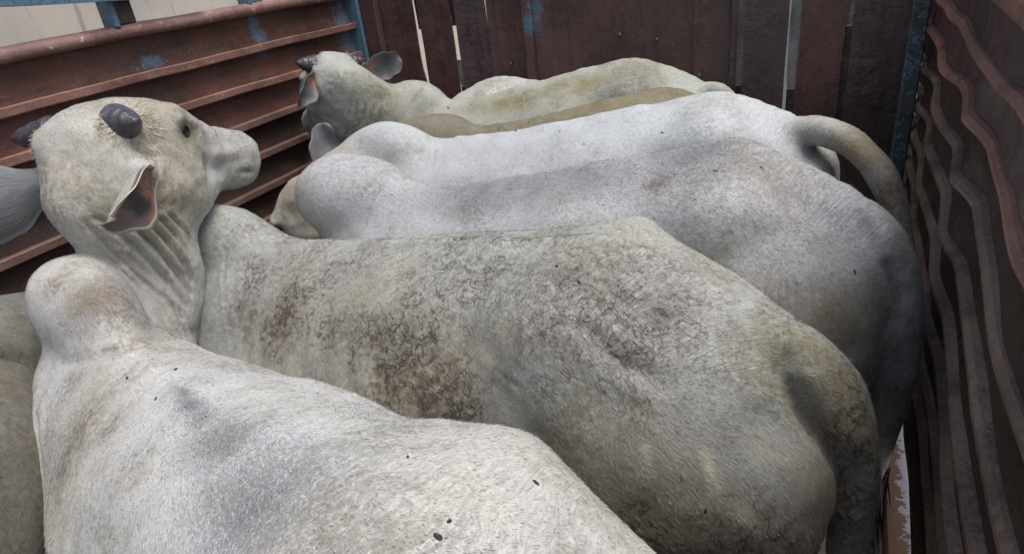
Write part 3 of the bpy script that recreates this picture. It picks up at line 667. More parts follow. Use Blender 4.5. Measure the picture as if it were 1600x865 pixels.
pts = [(XL+wob(y, .003, .5, .8), y, 1.684+wob(y, .003, 1.1)) for y in np.linspace(YN, YF-.05, 160)]
sweep('top_rail', pts, [(-.034, -.022), (-.036, .0), (-.026, .016), (0, .021), (.024, .016), (.034, .002), (.032, -.022), (.01, -.028)], MT['toprail'], left, smooth=True)
# posts standing on the top rail carry an upper blue rail
for y0 in (-.6, .53, 1.61, 2.24):
    post = box('post', XL-.035, XL+.012, y0+.022, y0+.10, 1.707, 2.2, MT['post_brown'] if y0 < 2 else MT['blue'], left, .003)
    box('post_flange', XL-.035, XL+.030, y0, y0+.0215, 1.700, 2.2, MT['blue'], post, .003)
pts = [(XL+.035, y, 1.885-.070*(y-1.284)+wob(y, .002, .2)) for y in np.linspace(YN, 2.0, 40)]
sweep('upper_rail', pts, [(-.02, -.075), (-.02, .075), (.02, .075), (.02, -.075)], MT['blue'], left)
for z in (1.75, 1.45): pass
# corner post in blue paint and brown angle
cp = box('corner_post', XL-.03, XL+.055, YF-.072, YF-.012, 0, 2.2, MT['blue'], truck, .006)
box('corner_angle', XL+.058, XL+.150, YF-.060, YF-.015, 0, 2.2, MT['board'], cp, .006)
# --- front wall: upright boards, lapped sheet, channels, grey strips behind the open joints
front = box('front_wall', XL-.03, .30, YF+.052, YF+.07, 0, .55, MT['board_dark'], truck)
def board(x0, x1, y, mat, tilt=0.0, z1=2.15, gap_l=(0, 0), gap_r=(0, 0), seed=0, th=.012):
    """upright sheet with wavering edges; gap_l / gap_r = (extra inset high up, z below which it closes)"""
    zs = np.linspace(.02, z1, 40); nx = 7; V = []; F = []
    r = random.Random(seed); p1, p2 = r.random()*6, r.random()*6
    for z in zs:
        a = x0+wob(z, .0022, p1, 1.3)+gap_l[0]*smoothstep(gap_l[1]-.05, gap_l[1]+.05, z); b = x1+wob(z, .0022, p2, 1.3)-gap_r[0]*smoothstep(gap_r[1]-.05, gap_r[1]+.05, z)
        for i in range(nx):
            t = i/(nx-1); V.append((a+(b-a)*t, y+wob(z, .0025, p1+t*2.0)+tilt*(t-.5)+.004*math.sin(math.pi*t), z))
    for k in range(len(zs)-1):
        for i in range(nx-1):
            q = k*nx+i; F.append((q, q+1, q+nx+1, q+nx))
    n = len(V); V += [(v[0], v[1]+th, v[2]) for v in V]; F += [(d+n, c+n, b+n, a+n) for a, b, c, d in F]
    m = len(zs)
    for k in range(m-1):
        for i in (0, nx-1):
            a, b = k*nx+i, (k+1)*nx+i; F.append((a, b, b+n, a+n) if i == 0 else (b, a, a+n, b+n))
    return mesh_obj('board', V, F, mat, front, smooth=False)
B, BD = MT['board'], MT['board_dark']
board(-2.165, -1.955, YF, B, .004, seed=1, gap_r=(.012, 1.25)); board(-1.938, -1.757, YF+.006, B, -.004, seed=2, gap_r=(.0, 1.2))
board(-1.728, -1.563, YF, BD, .003, seed=3); board(-1.556, -1.366, YF+.004, B, .0, seed=4)
board(-1.315, -.80, YF+.006, B, .0, seed=5); board(-.802, -.572, YF+.0085, B, .004, seed=6); board(-.575, -.428, YF-.006, B, .004, seed=7)
board(-.372, -.203, YF+.004, BD, .0, seed=8); board(-.160, .004, YF, B, .003, seed=9); board(.028, .262, YF+.004, BD, -.003, seed=10)
def channel(x0, x1, d, mat): box('channel', x0, x1, YF-d, YF+.03, .02, 2.15, mat, front, .005)
channel(-1.3635, -1.3185, .022, B); channel(-.4255, -.400, .016, BD)
def strip(x0, x1, z0, z1, mat='strip', name='joint_strip'):
    zs = np.linspace(z0, z1, 16); V = []; F = []
    for z in zs: V += [(x0+wob(z, .003, 2, 2), YF+.028+wob(z, .003, 1.2, 3), z), (x1+wob(z, .003, 4, 2), YF+.028+wob(z, .003, 2.2, 3), z)]
    n = len(V); V += [(v[0], v[1]+.006, v[2]) for v in V]
    for k in range(15): a = 2*k; F += [(a, a+1, a+3, a+2), (a+n, a+2+n, a+3+n, a+1+n), (a, a+2, a+2+n, a+n), (a+1, a+1+n, a+3+n, a+3)]
    F += [(0, n, n+1, 1), (30, 31, 31+n, 30+n)]
    mesh_obj(name, V, F, MT[mat], front)
strip(-.404, -.366, 1.15, 2.1); strip(-.196, -.154, 1.13, 2.1); strip(-.002, .034, 1.37, 2.1)
strip(-.404, -.366, .03, 1.148, 'board_dark'); strip(-.197, -.154, .03, 1.128, 'board_dark'); strip(-.002, .034, .03, 1.368, 'board_dark')
strip(-1.965, -1.930, 1.47, 2.1, 'board'); strip(-1.965, -1.930, .03, 1.20, 'board'); strip(-1.765, -1.720, 1.475, 2.1, 'board'); strip(-1.765, -1.720, 1.18, 1.31, 'strip'); strip(-1.765, -1.720, .03, 1.178, 'board_dark')
for x, z in ((-1.452, 1.285), (-.90, 1.39), (-.735, 1.36), (-1.50, 1.72), (-.55, 1.2)):
    g = Geo(); g.rings(ellipsoid_rings((x, YF-.004, z), (.011, .009, .011), 12, 8)); mesh_obj('rivet', g.verts(), g.f, B, front, smooth=True)
for z in (.8, 1.72): box('cross_rail', XL, .30, YF+.075, YF+.115, z, z+.06, BD, front)
# --- right side wall: one dented sheet per bay between buckled ribs
def bulge(y, z):
    kx = [-1.2, -.6, -.2, .3, .68, .89, 1.13, 1.36, 1.52, 1.76, 2.10, 2.39, 2.62, 2.80, 2.95, 3.1]
    kv = [.0, .5, -.6, .6, -.5, -1, .2, 1, -.8, 1, -1.0, 1.0, -.6, .5, -.6, 0]
    t = np.interp(y, kx, kv); t = .55*t+.45*math.sin(t*math.pi/2)
    return .0105*t*(1-smoothstep(1.46, 1.53, z)*.8)*(.4+.6*smoothstep(.8, 1.15, z))*(1+.25*math.sin(z*13+y*2))+.005*math.sin(z*9+1.3*y)
def xr(y, z): return .214+.018*y+bulge(y, z)+(.9-z)*.012*(z < .9)
right = box('side_wall', .345, .36, YN, YF+.03, .62, 1.60, MT['side'], truck)
rl = [1.632, 1.515, 1.395, 1.275, 1.16, 1.05, .945, .84, .735, .63]
yy = np.linspace(YN, YF+.02, 150)
for k in range(len(rl)-1):
    z1, z0 = rl[k], rl[k+1]; V = []; F = []; nz = 7
    for y in yy:
        for j in range(nz):
            t = j/(nz-1); z = z0+(z1-z0)*t
            V.append((xr(y, z)+.009*math.sin(math.pi*t)**.7+wob(y, .0015, k+t*3)+.006, y, z+.004*math.sin(y*5+k)*(1-abs(2*t-1))))
    for i in range(len(yy)-1):
        for j in range(nz-1): a = i*nz+j; F.append((a, a+1, a+nz+1, a+nz))
    n = len(V); V += [(v[0]+.01, v[1], v[2]) for v in V]; F += [(a+n, d+n, c+n, b+n) for a, b, c, d in F]
    mesh_obj('wall_panel', V, F, MT['side_top'] if k < 2 else MT['side'], right, smooth=True)
    if k:
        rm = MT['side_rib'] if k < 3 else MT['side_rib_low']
        pts = [(xr(y, z1)+.003, y, z1+.006*math.sin(y*6.1+k*2)+.003*math.sin(y*17+k)) for y in yy]
        sweep('rib', pts, [(-.012, -.008), (-.011, -.001), (-.004, .007), (.012, .010), (.012, -.012)], rm, right)
pts = [(xr(y, 1.632)+.01, y, 1.64+wob(y, .004, 2.0)) for y in yy]
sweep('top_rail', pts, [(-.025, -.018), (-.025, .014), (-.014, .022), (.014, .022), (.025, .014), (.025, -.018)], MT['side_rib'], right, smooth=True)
pts = [(xr(y, .63), y, .615+wob(y, .003, 3.0)) for y in yy]
sweep('bottom_rail', pts, [(-.014, -.012), (-.014, .012), (.014, .012), (.014, -.012)], MT['side'], right)
box('post', .200, .250, 2.655, 2.705, 0.0, 2.2, MT['blue_dull'], right, .005)
sill = box('sill', .205, .42, .9, 2.2, .40, .46, MT['sill'], truck, .006)
box('sill', .20, .42, -.9, .88, .40, .46, MT['floor'], truck, .006)
for y in (-.9, 2.4): box('stake', .30, .34, y, y+.06, -.05, .62, MT['side'], truck)
# truck underside so the bed stands on something
ch = box('chassis', -1.5, -.6, -1.0, 6.2, -.40, -.09, MT['board_dark'], truck)
cab = box('cab', -2.25, .25, 4.4, 6.2, -.35, 1.75, MT['cabgrey'], truck, .06)
def wheel(parent, x, y, r=.42, wd=.24):
    rim_t = [(x-wd/2, .55*r), (x-wd/2, .92*r), (x-wd*.38, r), (x+wd*.38, r), (x+wd/2, .92*r), (x+wd/2, .55*r)]
    g = Geo(); n = 24
    g.rings(np.array([[(px_, y+rr*math.cos(a), GZ+r+rr*math.sin(a)) for a in np.linspace(0, 2*np.pi, n, endpoint=False)] for px_, rr in rim_t]))
    return mesh_obj('wheel', g.verts(), g.f, MT['tyre'], parent)
for x in (-2.0, -.05):
    for y in (-.3, 5.2): wheel(truck, x, y)

# --- lorry parked alongside, seen over the left wall
lorry = thing('box_lorry', 'beige stained box lorry body parked beyond the left side wall', 'lorry', (0, 0, 0))
bx = box('cargo_box', -5.6, -3.4, -3.6, 3.33, -.2, 2.7, MT['canvas'], lorry, .03)
for z in (-.15, 2.62): box('edge_rail', -3.405, -3.385, -3.6, 3.33, z, z+.06, MT['post_brown'], bx, .003)
box('chassis', -5.0, -4.0, -3.4, 5.6, -.5, -.21, MT['board_dark'], lorry)
box('cab', -5.5, -3.6, 3.7, 5.4, -.45, .9, MT['canvas'], lorry, .08)
for x in (-5.3, -3.7):
    for y in (-2.2, 4.6): wheel(lorry, x, y, .45)
# --- white van farther off, just showing past the lorry
van = thing('parked_van', 'white van with dark window far beyond the left wall, past the beige lorry', 'van', (0, 0, 0))
vb = box('body', -13.0, -10.6, 10.0, 15.2, GZ+.35, 1.95, MT['white'], van, .12)
box('windscreen', -12.8, -10.8, 9.985, 10.02, .75, 1.62, MT['glass'], van, .01)
box('window', -10.605, -10.575, 10.5, 11.9, .75, 1.62, MT['glass'], van, .01)
box('stripe', -10.605, -10.58, 10.3, 15.0, .35, .6, MT['bluev'], van, .01)
for x in (-12.8, -10.8):
    for y in (11.0, 14.2): wheel(van, x, y, .4)


CREASE = {
'1': [
  ([(0.562,0.08,1.168),(0.506,0.065,1.182),(0.464,0.049,1.19),(0.435,0.03,1.197),(0.409,0.011,1.202),(0.405,-0.011,1.203),(0.423,-0.038,1.193),(0.455,-0.072,1.175)], 0.014, 0.005),
  ([(0.445,0.021,1.205),(0.418,-0.01,1.204),(0.426,-0.034,1.196),(0.445,-0.062,1.182),(0.487,-0.096,1.157),(0.637,-0.169,1.076),(0.706,-0.226,1.032)], 0.02, 0.005),
  ([(0.671,-0.105,1.388),(0.669,-0.122,1.367),(0.673,-0.146,1.318),(0.677,-0.173,1.251),(0.675,-0.184,1.213),(0.671,-0.195,1.175),(0.67,-0.209,1.116)], 0.007, 0.007),
  ([(0.598,-0.116,1.399),(0.665,-0.162,1.352),(0.675,-0.193,1.291),(0.676,-0.205,1.249),(0.679,-0.217,1.205),(0.683,-0.231,1.137)], 0.007, 0.008),
  ([(0.609,-0.154,1.387),(0.672,-0.201,1.336),(0.679,-0.224,1.281),(0.685,-0.24,1.219),(0.692,-0.248,1.162)], 0.007, 0.008),
  ([(0.682,-0.083,1.387),(0.684,-0.095,1.352),(0.692,-0.12,1.286),(0.688,-0.133,1.249),(0.679,-0.145,1.213),(0.66,-0.169,1.156),(0.659,-0.188,1.103)], 0.006, 0.006),
  ([(0.618,-0.183,1.382),(0.68,-0.226,1.337),(0.688,-0.249,1.285),(0.699,-0.265,1.226)], 0.006, 0.006),
  ([(0.63,-0.214,1.381),(0.689,-0.252,1.337),(0.703,-0.274,1.294),(0.724,-0.292,1.249)], 0.005, 0.005),
  ([(0.697,-0.238,1.491),(0.701,-0.261,1.471),(0.686,-0.261,1.447),(0.668,-0.246,1.42)], 0.008, 0.01),
  ([(0.558,0.153,1.099),(0.517,0.166,1.087),(0.492,0.177,1.068),(0.447,0.195,1.026)], 0.012, 0.006),
],
'2': [
  ([(0.572,0.076,1.195),(0.571,0.092,1.167),(0.562,0.114,1.142),(0.534,0.142,1.124),(0.496,0.183,1.072),(0.484,0.198,1.037)], 0.006, 0.005),
  ([(0.515,0.068,1.181),(0.501,0.095,1.16),(0.482,0.125,1.142),(0.462,0.155,1.116),(0.456,0.175,1.084)], 0.006, 0.004),
  ([(-0.234,0.208,1.153),(-0.296,0.234,1.149),(-0.357,0.261,1.149),(-0.379,0.27,1.143)], 0.005, 0.005),
  ([(-0.378,0.129,1.286),(-0.409,0.162,1.279),(-0.436,0.188,1.27),(-0.457,0.203,1.253),(-0.478,0.204,1.235),(-0.5,0.206,1.216),(-0.521,0.207,1.197),(-0.541,0.202,1.186),(-0.56,0.198,1.175),(-0.58,0.195,1.165),(-0.6,0.193,1.156)], 0.014, 0.008),
  ([(-0.756,0.077,1.166),(-0.754,0.093,1.145),(-0.82,0.09,1.044),(-0.839,0.093,1.024),(-0.866,0.091,0.981),(-0.871,0.09,0.95),(-0.875,0.088,0.918)], 0.018, 0.020),
  ([(0.328,-0.012,1.211),(0.272,0.0,1.218),(0.222,-0.003,1.222)], 0.005, 0.006),
],
'3': [
  ([(0.527,0.002,1.303),(0.533,0.06,1.282),(0.561,0.09,1.256)], 0.006, 0.006),
  ([(0.51,0.053,1.27),(0.536,0.093,1.231),(0.549,0.115,1.185)], 0.005, 0.004),
  ([(-0.622,0.096,1.239),(-0.638,0.118,1.207),(-0.661,0.135,1.167),(-0.69,0.128,1.122),(-0.707,0.127,1.078),(-0.711,0.128,1.019)], 0.014, 0.022),
],
'4': [
  ([(0.56,-0.009,1.233),(0.565,0.076,1.194),(0.569,0.11,1.164)], 0.006, 0.006),
  ([(0.51,0.061,1.199),(0.506,0.12,1.161)], 0.005, 0.005),
],
'5': [
  ([(0.736,0.242,1.302),(0.769,0.24,1.225)], 0.005, 0.005),
  ([(0.713,0.225,1.283),(0.742,0.225,1.205)], 0.005, 0.005),
  ([(0.686,0.204,1.276),(0.711,0.212,1.213)], 0.005, 0.005),
  ([(0.751,0.258,1.332),(0.785,0.252,1.256),(0.833,0.225,1.158)], 0.004, 0.004),
  ([(0.658,0.182,1.268),(0.682,0.199,1.207)], 0.004, 0.004),
  ([(0.516,0.052,1.295),(0.547,0.093,1.252)], 0.006, 0.005),
],
'0': [
  ([(1.1,-0.389,1.159),(1.106,-0.403,1.143),(1.111,-0.415,1.123),(1.112,-0.424,1.098)], 0.02, 0.025),
],
}
FLECK = {'1': [(0.228,-0.025,1.215), (0.160,0.040,1.220), (0.296,0.039,1.207), (-0.480,-0.027,1.294), (-0.493,-0.142,1.263), (-0.486,-0.000,1.295), (-0.371,-0.066,1.295)], '2': [(-0.437,0.139,1.284), (-0.381,0.108,1.292), (-0.676,0.239,0.955), (-0.237,-0.018,1.277)], '3': [(-0.429,0.085,1.333), (-0.343,0.125,1.339), (-0.615,0.167,1.144), (-0.095,-0.051,1.257)], '4': [(0.232,0.007,1.233), (0.066,0.060,1.247), (-0.265,0.161,1.260), (-0.025,0.148,1.225)], '5': [(0.413,0.061,1.220), (0.315,0.054,1.218), (-0.371,0.175,1.297)]}
DEG = math.pi/180
CG = 'zebu cattle packed crosswise in the truck'
C1 = coat_material('coat_cool_white', (.52, .525, .53), (.50, .485, .42), dict(streak=.55, grime=.65, crack=.35, tint=.32))
C2 = coat_material('coat_dirty_grey', (.41, .43, .415), (.405, .40, .34), dict(streak=.65, bump=.6, grime=.8, mud=1.35, crack=.66, greycol=(.10, .09, .10)))
C3 = coat_material('coat_steel_grey', (.44, .445, .455), (.42, .415, .39), dict(streak=.6, grime=.6, tint=.36, greycol=(.085, .078, .088)))
C4 = coat_material('coat_blue_white', (.47, .49, .505), (.45, .465, .45), dict(streak=.45, grime=.4))
C5 = coat_material('coat_olive_grey', (.38, .39, .36), (.36, .36, .285), dict(streak=.5, grime=.9))
C6 = coat_material('coat_tan', (.24, .215, .15), (.17, .145, .085), dict(streak=.5, grime=.9, grimecol=(.10, .085, .05)))
C0 = coat_material('coat_muddy', (.20, .20, .18), (.13, .125, .10), dict(streak=.7, grime=.75, crack=.5, grimecol=(.04, .035, .024), bump=.8))
MUD_SHADE, OLV, GRY, TAN = 0, 1, 2, 3

cow1, X1 = make_cow('biggest white zebu in front, its raised horned head turned to the right above the others', (-.777, .496), 163.5*DEG, C1, M, sx=1.135, sy=.96, rx=1.0, sz=.96, voxel=.007, group=CG, lean_amt=.4, bumps=[((-.42, -.23, 1.26), .13, -.009)], hair=150000, hair_len=.006,
    hump=(.59, -.015, 1.25, .22, .095, .12),
    head=dict(poll=(-1.485, .872, 1.522), f=(-.2, .95, -.2), u=(-.13, .2, .97), s=1.12, nose=.84), neck=[(-1.49, .88, 1.12), (-1.475, .915, 1.27)], neck_r=[(.16, .22), (.15, .20), (.130, .145), (.114, .118), (.098, .098), (.08, .08)],
    ears=[dict(root=(.04, -.12, -.06), rw=(-1.338, .908, 1.450), dw=(.11, -.165, -.045), ow=(.75, .05, -.30), len=.180, w=.062, cup=.72, drop=.030, wave=.03, pale=True), dict(root=(.0, .085, -.06), dw=(-.81, -.52, -.22), ow=(-.85, .5, -.3), len=.30, w=.075)],
    horns=[dict(root=(.03, -.075, .025), d=(-.25, -.93, -.05), len=.056, r0=.030, r1=.017), dict(root=(.01, .065, .025), d=(-.25, .95, .05), len=.085, r0=.032, r1=.013)],
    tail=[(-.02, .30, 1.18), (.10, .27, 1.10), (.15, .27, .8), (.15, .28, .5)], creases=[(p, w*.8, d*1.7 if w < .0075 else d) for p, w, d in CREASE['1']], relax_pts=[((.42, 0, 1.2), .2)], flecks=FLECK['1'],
    blobs=[(GRY, (.10, .010, 1.235), (.045, .012, .03), 1.0, .0), (GRY, (.06, .018, 1.24), (.06, .018, .03), 1.0, .0), (GRY, (.05, .020, 1.24), (.04, .022, .04), 1.0, .1), (GRY, (.0, .028, 1.248), (.05, .030, .05), .9, .2), (GRY, (-.10, .04, 1.26), (.10, .06, .08), .9, .3), (GRY, (-.28, .07, 1.27), (.16, .11, .1), .9, .4), (GRY, (-.46, .10, 1.27), (.2, .16, .1), .85, .5),
           (GRY, (-.1, .2, 1.15), (.3, .1, .15), .35, .7), (OLV, (.35, .12, 1.15), (.15, .1, .2), .35, .8), (TAN, (.45, -.1, 1.15), (.15, .15, .1), .28, .8), (GRY, (-.35, -.12, 1.27), (.25, .12, .1), .28, .8),
           (GRY, (.523, -.013, 1.272), (.06, .075, .06), .95, .4), (MUD_SHADE, (.51, -.04, 1.24), (.06, .08, .06), .5, .8), (TAN, (.53, -.02, 1.27), (.06, .08, .06), .35), (GRY, (.49, -.07, 1.21), (.05, .07, .05), .5), (MUD_SHADE, (.62, .027, 1.308), .03, .6), (TAN, (.62, .027, 1.308), .05, .4),
           (MUD_SHADE, (.299, .155, 1.138), (.06, .06, .12), 1.0, .9), (TAN, (.28, .14, 1.12), (.12, .08, .18), .35, .8), (MUD_SHADE, (.215, .105, 1.181), (.03, .03, .09), .5, .9), (OLV, (.255, -.082, 1.192), (.09, .06, .06), .30), (OLV, (.42, .12, 1.1), (.08, .06, .15), .30), (MUD_SHADE, (.47, .10, 1.14), (.05, .05, .08), .4),
           (MUD_SHADE, (-.45, -.25, 1.2), (.08, .05, .06), .5), (TAN, (.80, -.20, 1.53), (.18, .28, .18), .42, .75), (TAN, (.709, -.31, 1.40), (.12, .12, .12), .5, .7), (OLV, (.70, -.25, 1.36), (.1, .1, .12), .45), (OLV, (.76, -.28, 1.48), (.15, .26, .18), .50, .8), (GRY, (.72, -.55, 1.42), (.1, .12, .1), .4), (MUD_SHADE, (.72, -.30, 1.38), (.10, .12, .10), .35, .95), (GRY, (.77, -.36, 1.53), (.06, .07, .05), .5), (MUD_SHADE, (.77, -.10, 1.44), (.08, .10, .06), .35, .9), (TAN, (.80, -.1, 1.50), (.08, .1, .08), .3), (MUD_SHADE, (.80, -.06, 1.48), (.07, .07, .04), .45), (GRY, (.72, -.18, 1.36), (.1, .1, .1), .25), (GRY, (.70, -.30, 1.25), (.1, .12, .1), .3), (OLV, (.68, -.15, 1.32), (.05, .2, .2), .3)])
cow2, X2 = make_cow('grey zebu with dark cracked mud on its ribs, directly behind the front animal', (-.784, 1.08), 175.8*DEG, C2, M, sx=1.15, rx=.78, sz=.96, voxel=.008, group=CG, lean_amt=.8, hair=130000, buttock=(-.74, .132, .90, .115, .105, .19), relax_pts=[((-.62, .2, 1.0), .26)],
    head=dict(poll=(-1.9, 1.25, 1.08), f=(-.55, .1, -.8), u=(-.8, 0, .55)), neck=[(-1.68, 1.2, 1.03)],
    tail=[(-.13, 1.02, 1.17), (-.03, 1.0, 1.150), (.045, .985, 1.07), (.085, .97, .92), (.10, .96, .72), (.10, .96, .5)], tail_r=[.05, .055, .054, .045, .032, .02], creases=CREASE['2'], crease_shade=.4, flecks=FLECK['2'],
    blobs=[(MUD_SHADE, (.292, .182, 1.117), (.08, .08, .10), 1.0, .8), (MUD_SHADE, (-.084, .238, 1.117), (.13, .12, .11), 1.0, .8), (MUD_SHADE, (-.179, .247, 1.08), (.12, .12, .10), 1.0, .8), (MUD_SHADE, (.1, .2, 1.15), (.16, .12, .1), .45, .9), (MUD_SHADE, (-.33, .2, 1.2), (.10, .1, .12), .4, .9), (TAN, (-.12, .24, 1.1), (.2, .1, .14), .45, .7), (TAN, (.30, .18, 1.1), (.12, .1, .14), .35, .7),
           (MUD_SHADE, (0, .15, 1.2), (.7, .3, .25), .30, .7), (OLV, (.0, .15, 1.2), (.6, .3, .2), .10, .9), (MUD_SHADE, (-.5, .14, 1.24), (.25, .2, .15), .36, .7), (MUD_SHADE, (.45, .13, 1.15), (.12, .1, .2), .42, .8), (GRY, (-.497, .137, 1.24), (.24, .16, .14), .85, .6), (GRY, (.1, .15, 1.2), (.4, .15, .15), .35, .9), (GRY, (-.3, .1, 1.26), (.5, .12, .1), .35, .8), (GRY, (-.62, .2, 1.1), (.2, .2, .15), .45, .6),
           (OLV, (-.769, .073, 1.191), (.07, .06, .05), .95, .4), (OLV, (-.80, .06, 1.15), (.08, .08, .1), .6), (TAN, (-.853, .085, 1.085), (.06, .06, .16), .75, .5), (MUD_SHADE, (-.87, .06, .95), (.06, .06, .2), .6, .6), (TAN, (-.85, .16, .95), (.10, .10, .13), .65, .6), (TAN, (-.6, .25, .9), (.3, .1, .15), .55, .5), (OLV, (-.5, .26, .95), (.5, .12, .15), .35), (MUD_SHADE, (-.7, .24, .85), (.3, .12, .15), .45, .6),
           (TAN, (-.84, -.08, 1.10), (.05, .06, .08), .9, .3), (MUD_SHADE, (-.1, .0, 1.28), (.3, .012, .03), .55, .9), (MUD_SHADE, (-.35, -.01, 1.29), (.2, .012, .03), .5, .9)],
    pales=[([(-.672, .222, 1.06), (-.690, .222, 1.00)], .010, .95), ([(-.585, .252, 1.07), (-.592, .256, 1.02)], .006, .7), ((-.76, .20, 1.08), .03, .6), ((-.80, .19, 1.06), .028, .55), ((-.73, .235, .96), .022, .7), ((-.28, .24, 1.17), .05, .5), ((-.33, .22, 1.2), .04, .35), ((-.36, .24, 1.1), .05, .3), ((.05, .12, 1.22), .08, .35)])
cow3, X3 = make_cow('grey zebu with a dark speckled back, third away from the camera', (-.56, 1.44), 184.5*DEG, C3, M, sx=1.01, rx=.68, fx=.92, sz=1.0, voxel=.008, group=CG, hair=90000, hump=(.65, 0, 1.215, .20, .115, .125), buttock=(-.56, .13, .98, .11, .10, .22), relax_pts=[((-.48, .2, 1.02), .24)],
    head=dict(poll=(-1.38, 1.44, .72), f=(-.35, .0, -.9), u=(-.85, 0, .35)), neck=[(-1.27, 1.40, .86)], neck_r=[(.16, .22), (.15, .21), (.12, .16), (.09, .11), (.08, .08)],
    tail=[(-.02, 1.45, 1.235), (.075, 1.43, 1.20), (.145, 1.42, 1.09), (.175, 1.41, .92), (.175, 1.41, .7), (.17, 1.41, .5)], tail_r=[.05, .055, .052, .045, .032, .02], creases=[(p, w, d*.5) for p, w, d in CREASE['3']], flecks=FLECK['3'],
    blobs=[(GRY, (.217, .049, 1.25), (.22, .10, .09), .85, .5), (GRY, (-.012, .04, 1.29), (.3, .12, .09), .95, .4), (GRY, (-.309, .034, 1.348), (.25, .16, .12), .85, .5), (GRY, (-.52, .1, 1.27), (.14, .14, .14), .75, .6), (GRY, (0, .2, 1.1), (.9, .3, .3), .32, .5), (GRY, (.5, .1, 1.2), (.2, .2, .2), .3, .8),
           (OLV, (-.60, .2, 1.03), (.10, .1, .09), .75, .6), (MUD_SHADE, (.251, .104, 1.225), .045, .45), (MUD_SHADE, (-.22, .12, 1.30), (.03, .03, .03), .7), (OLV, (-.4, .25, 1.0), (.3, .1, .12), .4), (TAN, (-.2, .25, 1.05), (.4, .1, .1), .25), (MUD_SHADE, (-.73, .08, .85), (.06, .1, .2), .85, .3), (TAN, (-.70, 0, 1.0), (.06, .1, .25), .4)])
cow4, X4 = make_cow('clean bluish white zebu lifting its thick tail beside the right wall', (-.745, 2.03), 190*DEG, C4, M, sx=1.15, rx=.75, sz=.975, voxel=.009, group=CG, hair=50000, hump=(.63, 0, 1.205, .2, .11, .115), buttock=(-.68, .15, .96, .10, .10, .2),
    head=dict(poll=(-1.78, 1.80, 1.08), f=(-.5, 0, -.85), u=(-.85, 0, .5)), neck=[(-1.6, 1.82, 1.05)], inner='ear_in_grey',
    ears=[dict(root=(0, -.1, -.03), dw=(-.1, .25, .9), ow=(.6, -.7, 0), len=.22, w=.06)],
    tail=[(-.16, 2.08, 1.22), (-.04, 2.02, 1.235), (.07, 1.96, 1.20), (.16, 1.88, 1.09), (.205, 1.80, .90), (.20, 1.78, .65)], tail_r=[.045, .044, .040, .035, .029, .018], creases=CREASE['4'], flecks=FLECK['4'],
    blobs=[(GRY, (0, .1, 1.2), (.9, .2, .15), .22, .8), (MUD_SHADE, (.1, .15, 1.15), (.5, .1, .08), .18, .95), (OLV, (-.69, .13, 1.25), (.06, .07, .06), .75), (OLV, (-.80, .23, 1.18), (.09, .09, .09), .8, .4), (TAN, (-.85, .30, 1.07), (.10, .1, .10), .7), (OLV, (-.85, .30, 1.07), (.10, .1, .10), .7), (MUD_SHADE, (-.86, .30, 1.07), (.13, .13, .12), .85, .25), (TAN, (-.80, .22, 1.18), (.11, .11, .10), .9, .2), (OLV, (-.78, .21, 1.2), (.10, .08, .08), .9, .2), (MUD_SHADE, (-.87, .38, .88), (.12, .12, .17), .95, .2), (MUD_SHADE, (-.87, .40, .65), (.12, .12, .2), .95, .2), (GRY, (.69, .09, 1.24), (.09, .09, .09), .55, .6), (TAN, (.62, .1, 1.2), (.12, .1, .1), .2), (GRY, (-.4, .1, 1.25), (.15, .12, .1), .25, .8),
           (TAN, (1.0, .05, 1.05), (.22, .25, .25), .9, .3), (MUD_SHADE, (.66, .1, 1.22), .03, .4)])
cow5, X5 = make_cow('olive stained zebu by the far wall, horned head seen from behind', (-1.125, 2.62), 197*DEG, C5, M, sx=.96, rx=.8, sz=.98, voxel=.010, group=CG, hump=(.61, 0, 1.235, .16, .10, .125), hair=25000,
    head=dict(poll=(-1.89, 2.237, 1.44), f=(-.73, .42, -.53), u=(-.38, 0.4, .83), s=.97), neck=[(-1.82, 2.3, 1.2)], inner='ear_in_grey',
    ears=[dict(root=(0, -.1, -.03), dw=(.60, .72, .10), ow=(.63, -.70, -.22), len=.19, w=.064, cup=.75, drop=-.015), dict(root=(0, .1, -.03), dw=(.1, -.8, -.5), ow=(.8, -.1, -.2), len=.17, w=.062, cup=.9)],
    horns=[dict(root=(.03, -.075, .02), d=(-.15, -.95, .1), len=.06, r0=.027, r1=.016), dict(root=(.03, .075, .02), d=(-.15, .95, .1), len=.06, r0=.027, r1=.018)],
    tail=[(-.58, 2.735, 1.19), (-.47, 2.73, 1.205), (-.38, 2.715, 1.16), (-.32, 2.7, 1.0), (-.3, 2.7, .6)], tail_r=[.034, .034, .032, .026, .016], creases=[(p, w, d*1.7) for p, w, d in CREASE['5']], crease_shade=.5, flecks=FLECK['5'],
    blobs=[(OLV, (.127, .10, 1.22), (.22, .09, .06), .85, .5), (OLV, (-.143, .12, 1.265), (.2, .09, .06), .9, .5), (MUD_SHADE, (0, .10, 1.24), (.3, .06, .05), .45, .8), (GRY, (-.393, .15, 1.29), (.15, .15, .1), .6, .6), (MUD_SHADE, (-.39, .2, 1.27), (.07, .08, .06), .45), (OLV, (.62, .12, 1.15), (.14, .17, .2), .6), (GRY, (.72, .1, 1.2), (.15, .2, .2), .4, .8), (MUD_SHADE, (.66, .16, 1.2), (.06, .08, .12), .4, .9), (TAN, (.77, -.03, 1.44), (.06, .10, .05), .5), (GRY, (.1, .2, 1.15), (.5, .1, .08), .4), (TAN, (.76, .03, 1.46), (.05, .12, .04), .55), (GRY, (.3, .1, 1.2), (.15, .1, .08), .4, .8)])
